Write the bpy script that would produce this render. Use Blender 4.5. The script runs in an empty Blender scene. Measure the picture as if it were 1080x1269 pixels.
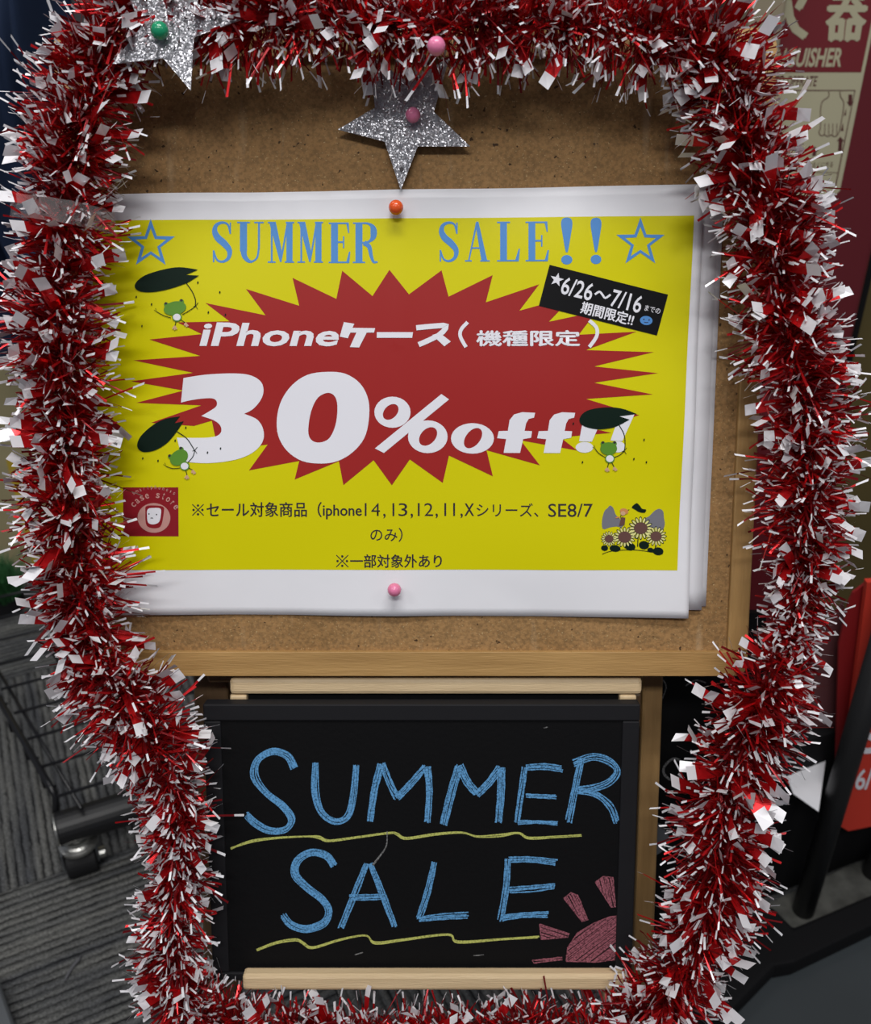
import bpy, bmesh, math, random
from mathutils import Vector, Matrix
from mathutils.geometry import tessellate_polygon
random.seed(7)
sc = bpy.context.scene
COL = sc.collection
PI = math.pi

# ------------------------------------------------------------------ camera
FPX = 1170.0; CX = 540.0; CY = 634.5; PITCH = math.radians(30.0)
C0 = Vector((0, 0, 1.15))
FWD = Vector((0, math.cos(PITCH), -math.sin(PITCH)))
UPC = Vector((0, math.sin(PITCH), math.cos(PITCH)))
RGT = Vector((1, 0, 0))
cd = bpy.data.cameras.new('camera'); cam = bpy.data.objects.new('camera', cd); COL.objects.link(cam)
cd.sensor_fit = 'HORIZONTAL'; cd.sensor_width = 36; cd.lens = FPX/1080*36; cd.clip_start = 0.02
cd.dof.use_dof = True; cd.dof.focus_distance = 0.64; cd.dof.aperture_fstop = 11.0
cam.location = C0; cam.rotation_euler = (PI/2-PITCH, 0, 0)
sc.camera = cam
# ------------------------------------------------------------------ world, exposure, ceiling lamps
sc.view_settings.view_transform = 'Standard'; sc.view_settings.look = 'None'
sc.view_settings.gamma = 1.0; sc.view_settings.use_curve_mapping = False
sc.view_settings.exposure = 0.0
w = bpy.data.worlds.new('world'); sc.world = w; w.use_nodes = True
w.node_tree.nodes['Background'].inputs[0].default_value = (0.80, 0.86, 1.0, 1)
w.node_tree.nodes['Background'].inputs[1].default_value = 0.13
def area(name, loc, sx, sy, power, col=(1, 0.985, 0.97), rot=(0, 0, 0)):
    l = bpy.data.lights.new(name, 'AREA'); l.shape = 'RECTANGLE'; l.size = sx; l.size_y = sy
    l.energy = power; l.color = col
    o = bpy.data.objects.new(name, l); COL.objects.link(o); o.location = loc; o.rotation_euler = rot
    return o
area('ceiling_lamp', (0.10, 0.15, 2.75), 1.2, 0.30, 24)
area('ceiling_lamp', (-0.1, -1.15, 2.75), 1.2, 0.30, 33)
area('ceiling_lamp', (-1.6, -0.7, 2.75), 0.6, 0.6, 9)
area('ceiling_lamp', (1.9, -0.7, 2.75), 0.5, 0.5, 6)
area('ceiling_lamp', (-1.3, 1.3, 2.75), 1.2, 0.3, 9)

# ------------------------------------------------------------------ frames and rays
def ray(px, py): return FWD + RGT*((px-CX)/FPX) - UPC*((py-CY)/FPX)
def at_depth(px, py, t): return C0 + ray(px, py)*t
def on_z(px, py, z=0.0):
    d = ray(px, py); return C0 + d*((z-C0.z)/d.z)
def on_y(px, py, y):
    d = ray(px, py); return C0 + d*((y-C0.y)/d.y)
TAU = math.radians(21.7)
BO = at_depth(487, 500, 0.66)
BV = Vector((0, math.sin(TAU), math.cos(TAU))); BN = Vector((0, -math.cos(TAU), math.sin(TAU)))
FB = Matrix(((1, BV.x, BN.x, BO.x), (0, BV.y, BN.y, BO.y), (0, BV.z, BN.z, BO.z), (0, 0, 0, 1)))
FBI = FB.inverted()
FW = Matrix.Identity(4)
def bl(px, py, n=0.0):
    """the point of the board's frame (u right, v up along the board, n out of it) seen at a pixel"""
    d = ray(px, py); P = BO + BN*n
    t = (P-C0).dot(BN)/d.dot(BN)
    return FBI @ (C0 + d*t)

# ------------------------------------------------------------------ materials
def mat(name, col, rough=0.6, metal=0.0, noise=None, bump=None, spec=0.5, coat=0.0, alpha=1.0, trans=0.0, col2=None, stretch=(1, 1, 1), detail=4):
    """noise=(scale, strength): mixes col with col2; bump=(scale, distance)"""
    m = bpy.data.materials.new(name); m.use_nodes = True
    nt = m.node_tree; b = nt.nodes['Principled BSDF']
    b.inputs['Base Color'].default_value = (*col, 1); b.inputs['Roughness'].default_value = rough
    b.inputs['Metallic'].default_value = metal; b.inputs['Specular IOR Level'].default_value = spec
    b.inputs['Coat Weight'].default_value = coat; b.inputs['Coat Roughness'].default_value = 0.12
    b.inputs['Alpha'].default_value = alpha; b.inputs['Transmission Weight'].default_value = trans
    if noise or bump:
        tc = nt.nodes.new('ShaderNodeTexCoord'); mp = nt.nodes.new('ShaderNodeMapping')
        mp.inputs['Scale'].default_value = stretch
        nt.links.new(tc.outputs['Object'], mp.inputs[0])
    if noise:
        n = nt.nodes.new('ShaderNodeTexNoise'); n.inputs['Scale'].default_value = noise[0]; n.inputs['Detail'].default_value = detail
        nt.links.new(mp.outputs[0], n.inputs[0])
        r = nt.nodes.new('ShaderNodeValToRGB'); c2 = col2 or tuple(c*(1-noise[1]) for c in col)
        r.color_ramp.elements[0].position = 0.35; r.color_ramp.elements[1].position = 0.65
        r.color_ramp.elements[0].color = (*col, 1); r.color_ramp.elements[1].color = (*c2, 1)
        nt.links.new(n.outputs[0], r.inputs[0]); nt.links.new(r.outputs[0], b.inputs['Base Color'])
    if bump:
        n = nt.nodes.new('ShaderNodeTexNoise'); n.inputs['Scale'].default_value = bump[0]; n.inputs['Detail'].default_value = 3
        nt.links.new(mp.outputs[0], n.inputs[0])
        bp = nt.nodes.new('ShaderNodeBump'); bp.inputs['Distance'].default_value = bump[1]
        nt.links.new(n.outputs[0], bp.inputs['Height']); nt.links.new(bp.outputs[0], b.inputs['Normal'])
    return m
def wood(name, c1, c2, stretch):
    return mat(name, c1, 0.5, noise=(9, .3), col2=c2, bump=(60, .0003), stretch=stretch, detail=6)
M = {}
M['wood_h'] = wood('honey_wood_horizontal', (.46, .27, .095), (.36, .205, .068), (1.2, 14, 14))
M['wood_v'] = wood('honey_wood_vertical', (.44, .26, .095), (.34, .195, .068), (14, 1.2, 14))
M['pale_h'] = wood('pale_wood_horizontal', (.66, .50, .30), (.58, .43, .25), (1.5, 18, 18))
M['pale_v'] = wood('pale_wood_vertical', (.66, .50, .30), (.58, .43, .25), (18, 1.5, 18))
M['brown_wood'] = wood('brown_wood', (.16, .095, .045), (.11, .065, .03), (14, 1.5, 14))
M['tan_wood'] = wood('tan_wood', (.30, .18, .07), (.23, .135, .05), (14, 1.2, 14))
M['paper'] = mat('white_paper', (.80, .80, .84), .45, coat=.08, bump=(30, .0003))
M['yellow'] = mat('yellow_print', (.66, .61, .0), .38, coat=.12, spec=.22)
M['red_print'] = mat('red_print', (.34, .019, .018), .38, coat=.12, spec=.22)
M['blue_print'] = mat('blue_print', (.09, .27, .62), .38, coat=.12, spec=.22)
M['white_print'] = mat('white_print', (.80, .80, .86), .38, coat=.12, spec=.22)
M['black_print'] = mat('black_print', (.006, .006, .007), .45, spec=.12)
M['ink'] = mat('black_ink', (.02, .012, .02), .5)
M['logo_red'] = mat('logo_red_print', (.26, .012, .02), .38, coat=.12, spec=.22)
M['logo_pink'] = mat('logo_pink_print', (.55, .28, .25), .45)
M['green_print'] = mat('green_print', (.10, .27, .02), .4)
M['dark_green'] = mat('dark_green_print', (.004, .014, .009), .5, spec=.12)
M['pink_print'] = mat('pale_pink_print', (.62, .38, .22), .5)
M['grey_print'] = mat('grey_print', (.17, .17, .20), .5)
M['pale_yellow'] = mat('pale_yellow_print', (.75, .72, .28), .5)
M['brown_print'] = mat('brown_print', (.12, .05, .04), .5)
M['orange_print'] = mat('orange_print', (.6, .25, .08), .5)
M['black_board'] = mat('blackboard_paint', (.0038, .0038, .0044), .65, bump=(300, .0002), spec=.14)
M['black_frame'] = mat('black_stained_frame', (.011, .011, .013), .6, bump=(80, .0002), spec=.2)
M['black'] = mat('black_plastic', (.012, .012, .013), .45)
M['matt_black'] = mat('matt_black', (.006, .006, .007), .8, spec=.2)
M['black_wire'] = mat('black_coated_wire', (.012, .012, .014), .3)
M['chrome'] = mat('worn_chrome', (.55, .55, .52), .3, metal=.9)
M['rubber'] = mat('black_rubber', (.006, .006, .007), .7)
M['navy'] = mat('navy_cloth', (.012, .028, .075), .85, bump=(900, .0004))
M['beige'] = mat('beige_card', (.42, .36, .20), .7, noise=(6, .15))
M['beige_panel'] = mat('beige_panel', (.28, .235, .16), .6)
M['yellow_card'] = mat('yellow_card', (.55, .38, .03), .6)
M['maroon'] = mat('maroon_steel', (.125, .012, .018), .45)
M['sign_red'] = mat('sign_red', (.17, .016, .022), .45)
M['cream'] = mat('cream_print', (.46, .43, .29), .5)
M['sign_ink'] = mat('sign_dark_red_ink', (.09, .02, .02), .5)
M['olive'] = mat('olive_brown_wall', (.115, .085, .025), .7, noise=(3, .2))
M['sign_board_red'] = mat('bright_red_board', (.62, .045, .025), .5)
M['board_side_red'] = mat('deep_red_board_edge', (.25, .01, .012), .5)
M['maroon_film'] = mat('maroon_plastic_film', (.14, .05, .055), .3, alpha=.93)
M['wall'] = mat('grey_wall', (.12, .12, .125), .8)
M['grey_floor'] = mat('smooth_grey_mat', (.042, .052, .058), .55, noise=(4, .2))
M['plate'] = mat('speckled_grey_plate', (.10, .10, .09), .6, noise=(40, .5))
M['green_blade'] = mat('green_plastic_blades', (.03, .13, .04), .5)
M['lint'] = mat('grey_lint', (.13, .13, .14), .95)
M['steel'] = mat('grey_steel', (.16, .17, .18), .35, metal=.6)
M['pin_steel'] = mat('pin_steel', (.6, .6, .6), .25, metal=1)
M['foil_red'] = mat('red_foil', (.58, .012, .016), .26, metal=.62)
M['foil_white'] = mat('silver_white_foil', (.74, .73, .76), .38, metal=.15)
M['foil_deep'] = mat('dark_red_foil', (.22, .008, .012), .30, metal=.6)
M['film'] = mat('clear_plastic_film', (.75, .72, .72), .12, alpha=.13)
M['cord'] = mat('dark_twine', (.05, .008, .01), .7)
for k, c in dict(green=(.01, .28, .13), pink=(.80, .22, .40), orange=(.85, .11, .02)).items():
    M['pin_'+k] = mat(k+'_plastic', c, .22, coat=.4)

def cork_material():
    m = bpy.data.materials.new('cork'); m.use_nodes = True; nt = m.node_tree; b = nt.nodes['Principled BSDF']
    tc = nt.nodes.new('ShaderNodeTexCoord')
    def noise(scale, det, st=(1, 1, 1)):
        mp = nt.nodes.new('ShaderNodeMapping'); mp.inputs['Scale'].default_value = st
        n = nt.nodes.new('ShaderNodeTexNoise'); n.inputs['Scale'].default_value = scale; n.inputs['Detail'].default_value = det
        nt.links.new(tc.outputs['Object'], mp.inputs[0]); nt.links.new(mp.outputs[0], n.inputs[0]); return n
    def ramp(n, p0, c0, p1, c1):
        r = nt.nodes.new('ShaderNodeValToRGB'); e = r.color_ramp.elements
        e[0].position = p0; e[0].color = (*c0, 1); e[1].position = p1; e[1].color = (*c1, 1)
        nt.links.new(n.outputs[0], r.inputs[0]); return r
    def mix(fac, a, c, typ='MIX'):
        x = nt.nodes.new('ShaderNodeMix'); x.data_type = 'RGBA'; x.blend_type = typ
        if hasattr(fac, 'outputs'): nt.links.new(fac.outputs[0], x.inputs[0])
        else: x.inputs[0].default_value = fac
        nt.links.new(a, x.inputs[6])
        if isinstance(c, tuple): x.inputs[7].default_value = (*c, 1)
        else: nt.links.new(c, x.inputs[7])
        return x
    a = ramp(noise(14, 5), .35, (.345, .20, .082), .65, (.28, .158, .06))
    g = ramp(noise(420, 2), .34, (.55, .55, .55), .62, (1.25, 1.2, 1.15))
    x = mix(.55, a.outputs[0], g.outputs[0], 'MULTIPLY')
    spk = ramp(noise(900, 1), .69, (0, 0, 0), .75, (1, 1, 1)); x2 = mix(spk, x.outputs[2], (.50, .36, .18))
    dk = ramp(noise(260, 1), .235, (1, 1, 1), .27, (0, 0, 0)); x3 = mix(dk, x2.outputs[2], (.06, .03, .012))
    scf = ramp(noise(26, 5, (3.2, .45, 1)), .62, (0, 0, 0), .76, (.38, .38, .38)); x4 = mix(scf, x3.outputs[2], (.50, .37, .22))
    nt.links.new(x4.outputs[2], b.inputs['Base Color']); b.inputs['Roughness'].default_value = .75
    b.inputs['Specular IOR Level'].default_value = .3
    bp = nt.nodes.new('ShaderNodeBump'); bp.inputs['Distance'].default_value = .0006
    nt.links.new(noise(350, 3).outputs[0], bp.inputs['Height']); nt.links.new(bp.outputs[0], b.inputs['Normal'])
    return m
M['cork'] = cork_material()

def glitter_material():
    m = bpy.data.materials.new('silver_glitter'); m.use_nodes = True; nt = m.node_tree; b = nt.nodes['Principled BSDF']
    tc = nt.nodes.new('ShaderNodeTexCoord'); v = nt.nodes.new('ShaderNodeTexVoronoi'); v.inputs['Scale'].default_value = 1300
    nt.links.new(tc.outputs['Object'], v.inputs['Vector'])
    s = nt.nodes.new('ShaderNodeVectorMath'); s.operation = 'SUBTRACT'; s.inputs[1].default_value = (.5, .5, .5)
    nt.links.new(v.outputs['Color'], s.inputs[0])
    sc_ = nt.nodes.new('ShaderNodeVectorMath'); sc_.operation = 'SCALE'; sc_.inputs['Scale'].default_value = .75
    nt.links.new(s.outputs[0], sc_.inputs[0])
    g = nt.nodes.new('ShaderNodeNewGeometry'); ad = nt.nodes.new('ShaderNodeVectorMath'); ad.operation = 'ADD'
    nt.links.new(g.outputs['Normal'], ad.inputs[0]); nt.links.new(sc_.outputs[0], ad.inputs[1])
    no = nt.nodes.new('ShaderNodeVectorMath'); no.operation = 'NORMALIZE'; nt.links.new(ad.outputs[0], no.inputs[0])
    nt.links.new(no.outputs[0], b.inputs['Normal'])
    b.inputs['Base Color'].default_value = (.40, .40, .43, 1); b.inputs['Metallic'].default_value = .6; b.inputs['Roughness'].default_value = .28
    return m
M['glitter'] = glitter_material()

def chalk_material(name, col, cover=.5):
    m = bpy.data.materials.new(name); m.use_nodes = True; nt = m.node_tree; b = nt.nodes['Principled BSDF']
    tc = nt.nodes.new('ShaderNodeTexCoord'); n = nt.nodes.new('ShaderNodeTexNoise')
    n.inputs['Scale'].default_value = 700; n.inputs['Detail'].default_value = 3
    nt.links.new(tc.outputs['Object'], n.inputs[0]); r = nt.nodes.new('ShaderNodeValToRGB'); e = r.color_ramp.elements
    e[0].position = cover-.12; e[0].color = (*col, 1); e[1].position = cover+.14; e[1].color = (*[c*.30 for c in col], 1)
    nt.links.new(n.outputs[0], r.inputs[0]); nt.links.new(r.outputs[0], b.inputs['Base Color'])
    b.inputs['Roughness'].default_value = .95; b.inputs['Specular IOR Level'].default_value = .1
    return m
M['chalk_blue'] = chalk_material('blue_chalk', (.13, .36, .66), .56)
M['chalk_blue_thin'] = chalk_material('thin_blue_chalk', (.10, .27, .50), .46)
M['chalk_yellow'] = chalk_material('yellow_chalk', (.50, .52, .14), .60)
M['chalk_pink'] = chalk_material('pink_chalk', (.36, .12, .155), .52)
M['chalk_grey'] = chalk_material('grey_chalk', (.25, .25, .25), .48)

def carpet_material(name, along_x):
    m = bpy.data.materials.new(name); m.use_nodes = True; nt = m.node_tree; b = nt.nodes['Principled BSDF']
    tc = nt.nodes.new('ShaderNodeTexCoord'); mp = nt.nodes.new('ShaderNodeMapping')
    if not along_x: mp.inputs['Rotation'].default_value = (0, 0, PI/2)
    nt.links.new(tc.outputs['Object'], mp.inputs[0])
    sx = nt.nodes.new('ShaderNodeSeparateXYZ'); nt.links.new(mp.outputs[0], sx.inputs[0])
    def noise(scale, st, det=3):
        q = nt.nodes.new('ShaderNodeMapping'); q.inputs['Scale'].default_value = st; nt.links.new(mp.outputs[0], q.inputs[0])
        n = nt.nodes.new('ShaderNodeTexNoise'); n.inputs['Scale'].default_value = scale; n.inputs['Detail'].default_value = det
        nt.links.new(q.outputs[0], n.inputs[0]); return n
    wv = nt.nodes.new('ShaderNodeTexWave'); wv.bands_direction = 'Y'; wv.inputs['Scale'].default_value = 26
    wv.inputs['Distortion'].default_value = 1.2; wv.inputs['Detail'].default_value = 3; wv.inputs['Detail Scale'].default_value = 4
    nt.links.new(mp.outputs[0], wv.inputs[0])
    band = nt.nodes.new('ShaderNodeValToRGB'); e = band.color_ramp.elements
    e[0].position = .36; e[0].color = (.085, .088, .093, 1); e[1].position = .62; e[1].color = (.165, .165, .155, 1)
    nt.links.new(noise(7, (.5, 5, 1)).outputs[0], band.inputs[0])
    grv = nt.nodes.new('ShaderNodeValToRGB'); e = grv.color_ramp.elements
    e[0].position = .06; e[0].color = (.16, .16, .17, 1); e[1].position = .34; e[1].color = (1, 1, 1, 1)
    av = nt.nodes.new('ShaderNodeMath'); av.operation = 'MULTIPLY_ADD'; av.inputs[1].default_value = .9; nt.links.new(noise(22, (1, 6, 1)).outputs[0], av.inputs[0])
    sb = nt.nodes.new('ShaderNodeMath'); sb.operation = 'SUBTRACT'; sb.inputs[1].default_value = .38; nt.links.new(wv.outputs['Fac'], sb.inputs[0]); nt.links.new(sb.outputs[0], av.inputs[2])
    nt.links.new(av.outputs[0], grv.inputs[0])
    x = nt.nodes.new('ShaderNodeMix'); x.data_type = 'RGBA'; x.blend_type = 'MULTIPLY'; x.inputs[0].default_value = 1
    nt.links.new(band.outputs[0], x.inputs[6]); nt.links.new(grv.outputs[0], x.inputs[7])
    fl = nt.nodes.new('ShaderNodeValToRGB'); e = fl.color_ramp.elements
    e[0].position = .35; e[0].color = (.55, .55, .55, 1); e[1].position = .68; e[1].color = (1.6, 1.6, 1.6, 1)
    nt.links.new(noise(330, (1, 1, 1), 2).outputs[0], fl.inputs[0])
    y = nt.nodes.new('ShaderNodeMix'); y.data_type = 'RGBA'; y.blend_type = 'MULTIPLY'; y.inputs[0].default_value = .8
    nt.links.new(x.outputs[2], y.inputs[6]); nt.links.new(fl.outputs[0], y.inputs[7])
    nt.links.new(y.outputs[2], b.inputs['Base Color']); b.inputs['Roughness'].default_value = .95; b.inputs['Specular IOR Level'].default_value = .15
    bp = nt.nodes.new('ShaderNodeBump'); bp.inputs['Distance'].default_value = .003
    nt.links.new(wv.outputs['Fac'], bp.inputs['Height']); nt.links.new(bp.outputs[0], b.inputs['Normal'])
    return m
M['carpet_a'] = carpet_material('ribbed_carpet_lengthwise', True)
M['carpet_b'] = carpet_material('ribbed_carpet_crosswise', False)

# ------------------------------------------------------------------ object helpers
def link_mesh(name, verts, faces, mats, parent=None, frame=FW, origin=None, fm=None, smooth=False):
    """verts in the coordinates of frame; origin (same coordinates) becomes the object's origin; children share the parent's origin"""
    me = bpy.data.meshes.new(name)
    if parent is not None: origin = Vector(parent['_o'])
    if origin is None:
        origin = sum((Vector(v) for v in verts), Vector())/max(1, len(verts))
    origin = Vector(origin)
    me.from_pydata([Vector(v)-origin for v in verts], [], faces)
    if not isinstance(mats, (list, tuple)): mats = [mats]
    for m_ in mats: me.materials.append(m_)
    if fm: me.polygons.foreach_set('material_index', fm)
    if smooth: me.polygons.foreach_set('use_smooth', [True]*len(me.polygons))
    me.update()
    o = bpy.data.objects.new(name, me); COL.objects.link(o)
    if parent is not None: o.parent = parent
    else: o.matrix_world = frame @ Matrix.Translation(origin)
    o['_o'] = tuple(origin)
    return o
def root(name, origin, frame=FW):
    o = bpy.data.objects.new(name, None); COL.objects.link(o); o.empty_display_size = .02
    o.matrix_world = frame @ Matrix.Translation(Vector(origin)); o['_o'] = tuple(origin); return o
def tag(o, label=None, cat=None, group=None, kind=None):
    if label: o['label'] = label
    if cat: o['category'] = cat
    if group: o['group'] = group
    if kind: o['kind'] = kind
    return o
class G:
    """collects geometry: verts, faces, face materials"""
    def __init__(s): s.v = []; s.f = []; s.m = []
    def add(s, v, f, m=0):
        b = len(s.v); s.v += [Vector(x) for x in v]; s.f += [tuple(i+b for i in q) for q in f]; s.m += [m]*len(f)
    def box(s, lo, hi, m=0):
        x0, y0, z0 = lo; x1, y1, z1 = hi
        s.add([(x0, y0, z0), (x1, y0, z0), (x1, y1, z0), (x0, y1, z0), (x0, y0, z1), (x1, y0, z1), (x1, y1, z1), (x0, y1, z1)],
              [(0, 3, 2, 1), (4, 5, 6, 7), (0, 1, 5, 4), (1, 2, 6, 5), (2, 3, 7, 6), (3, 0, 4, 7)], m)
    def hexa(s, p, m=0):
        """p: four bottom then four top points"""
        s.add(p, [(0, 3, 2, 1), (4, 5, 6, 7), (0, 1, 5, 4), (1, 2, 6, 5), (2, 3, 7, 6), (3, 0, 4, 7)], m)
    def tube(s, pts, r, seg=10, m=0, caps=True):
        pts = [Vector(p) for p in pts]; n = len(pts); rs = r if isinstance(r, (list, tuple)) else [r]*n
        b = len(s.v); up = None
        for i, p in enumerate(pts):
            t = (pts[min(i+1, n-1)]-pts[max(i-1, 0)]).normalized()
            if up is None: up = Vector((0, 0, 1)) if abs(t.z) < .9 else Vector((1, 0, 0))
            a = (up - t*up.dot(t)).normalized(); c = t.cross(a); up = a
            for k in range(seg):
                an = 2*PI*k/seg; s.v.append(p + (a*math.cos(an)+c*math.sin(an))*rs[i])
        for i in range(n-1):
            for k in range(seg):
                k2 = (k+1) % seg
                s.f.append((b+i*seg+k, b+i*seg+k2, b+(i+1)*seg+k2, b+(i+1)*seg+k)); s.m.append(m)
        if caps:
            s.f.append(tuple(b+k for k in reversed(range(seg)))); s.m.append(m)
            s.f.append(tuple(b+(n-1)*seg+k for k in range(seg))); s.m.append(m)
    def ball(s, c, r, seg=16, rings=10, m=0, sq=(1, 1, 1)):
        c = Vector(c); b = len(s.v)
        for i in range(rings+1):
            th = PI*i/rings
            for k in range(seg):
                a = 2*PI*k/seg
                s.v.append(c + Vector((r*sq[0]*math.sin(th)*math.cos(a), r*sq[1]*math.sin(th)*math.sin(a), r*sq[2]*math.cos(th))))
        for i in range(rings):
            for k in range(seg):
                k2 = (k+1) % seg
                s.f.append((b+i*seg+k, b+(i+1)*seg+k, b+(i+1)*seg+k2, b+i*seg+k2)); s.m.append(m)
    def build(s, name, mats, parent=None, frame=FW, origin=None, smooth=False):
        return link_mesh(name, s.v, s.f, mats, parent, frame, origin, s.m, smooth)
def bevel(o, w=.002, seg=2):
    b = o.modifiers.new('bevel', 'BEVEL'); b.width = w; b.segments = seg; b.limit_method = 'ANGLE'; b.angle_limit = .6
    return o
def prism(g, pts, n0, n1, m=0):
    """closed 2D outline (u,v) extruded from n0 to n1"""
    k = len(pts); lo = [(p[0], p[1], n0) for p in pts]; hi = [(p[0], p[1], n1) for p in pts]
    tris = tessellate_polygon([[Vector((p[0], p[1], 0)) for p in pts]])
    f = [tuple(i+k for i in t) for t in tris] + [tuple(reversed(t)) for t in tris]
    area2 = sum(pts[i][0]*pts[(i+1) % k][1]-pts[(i+1) % k][0]*pts[i][1] for i in range(k))
    side = [(i, (i+1) % k, (i+1) % k+k, i+k) for i in range(k)]
    if area2 < 0: side = [tuple(reversed(q)) for q in side]
    g.add(lo+hi, f+side, m)
def smooth_closed(pts, sub=4):
    n = len(pts); out = []
    for i in range(n):
        p0, p1, p2, p3 = pts[i-1], pts[i], pts[(i+1) % n], pts[(i+2) % n]
        for j in range(sub):
            t = j/sub
            out.append(tuple(.5*((2*p1[d])+(-p0[d]+p2[d])*t+(2*p0[d]-5*p1[d]+4*p2[d]-p3[d])*t*t+(-p0[d]+3*p1[d]-3*p2[d]+p3[d])*t**3) for d in range(len(p1))))
    return out
def smooth_open(pts, sub=4):
    if len(pts) < 3 or sub < 2: return list(pts)
    P = [pts[0]]+list(pts)+[pts[-1]]; out = []
    for i in range(1, len(P)-2):
        p0, p1, p2, p3 = P[i-1], P[i], P[i+1], P[i+2]
        for j in range(sub):
            t = j/sub
            out.append(tuple(.5*((2*p1[d])+(-p0[d]+p2[d])*t+(2*p0[d]-5*p1[d]+4*p2[d]-p3[d])*t*t+(-p0[d]+3*p1[d]-3*p2[d]+p3[d])*t**3) for d in range(len(p1))))
    out.append(tuple(pts[-1])); return out

# ================================================================== THE SETTING
# carpet tiles: the rib directions measured on the photograph
e1 = (on_z(174, 1136)-on_z(30, 1190)).normalized()
e2 = Vector((-e1.y, e1.x, 0))
T0 = on_z(0, 1107)          # a joint between two tiles passes here
TS = .5
floor = root('floor', (0, 0, 0)); floor['kind'] = 'structure'
sub = G(); sub.box((-3.2, -1.2, -.05), (3.2, 4.0, -.008))
o = sub.build('subfloor', M['matt_black'], floor)
tile_me = {}
gt = G(); gt.box((.0008, .0008, -.008), (TS-.0008, TS-.0008, 0))
for key in ('a', 'b'):
    me = bpy.data.meshes.new('carpet_tile'); me.from_pydata(gt.v, [], gt.f); me.materials.append(M['carpet_'+key]); tile_me[key] = me
ang = math.atan2(e1.y, e1.x)
for i in range(-8, 9):
    for j in range(-8, 9):
        P = T0 + e1*(i*TS-.12) + e2*(j*TS)
        c = P + e1*TS/2 + e2*TS/2
        if c.y < -.3 or c.y > 3.6 or abs(c.x) > 2.6: continue
        me = tile_me['a' if (i+j) % 2 == 1 else 'b']
        o = bpy.data.objects.new('carpet_tile', me); COL.objects.link(o); o.parent = floor
        o.location = (P.x, P.y, 0); o.rotation_euler = (0, 0, ang)
g = G(); g.box((-3.2, 3.6, 0), (3.2, 3.7, 2.9)); o = g.build('wall_back', M['wall']); o['kind'] = 'structure'

# ================================================================== CORKBOARD
def rect_px(px0, py0, px1, py1, n):
    a = bl(px0, py0, n); b = bl(px1, py1, n); return a, b
fr_b = bl(925, 838, 0); fr_bi = bl(905, 808, 0)
RU = bl(926, 838, 0).x; RUi = bl(902, 808, 0).x
BOT = bl(500, 838, 0).y; BOTi = bl(500, 808, 0).y
LU = bl(108, 838, 0).x; LUi = LU+(RU-RUi); TOP = bl(500, 34, 0).y; TOPi = TOP-(BOTi-BOT)
board = root('corkboard', (0, BOT, -.01), FB)
tag(board, 'honey wood framed brown corkboard holding the yellow sale poster, ringed by red tinsel', 'notice board')
g = G(); g.box((LUi-.004, BOTi-.004, -.014), (RUi+.004, TOPi+.004, -.004)); g.build('cork_panel', M['cork'], board)
def rounded(pts_r):
    """corners: list of (u,v,r) counterclockwise"""
    out = []; n = len(pts_r)
    for i, (x, y, r) in enumerate(pts_r):
        if r == 0: out.append((x, y)); continue
        p = Vector((x, y)); a = Vector(pts_r[i-1][:2])-p; b = Vector(pts_r[(i+1) % n][:2])-p; a.normalize(); b.normalize()
        for k in range(6):
            t = k/5; q = p+a*r*(1-t)**2+b*r*t**2; out.append((q.x, q.y))
    return out
R_ = .010
g = G(); prism(g, rounded([(LUi, BOTi, 0), (LU, BOTi, 0), (LU, BOT, R_), (RU, BOT, R_), (RU, BOTi, 0)]), -.02, 0); bevel(g.build('frame_rail', M['wood_h'], board), .0012)
g = G(); prism(g, rounded([(LU, TOPi, 0), (RU, TOPi, 0), (RU, TOP, .0155), (LU, TOP, .0155)]), -.02, 0); bevel(g.build('frame_rail', M['wood_h'], board), .0012)
g = G(); g.box((RUi, BOTi+.0004, -.02), (RU, TOPi-.0004, 0)); bevel(g.build('frame_stile', M['wood_v'], board), .0012)
g = G(); g.box((LU, BOTi+.0004, -.02), (LUi, TOPi-.0004, 0)); bevel(g.build('frame_stile', M['wood_v'], board), .0012)
CORK = -.004

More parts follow.
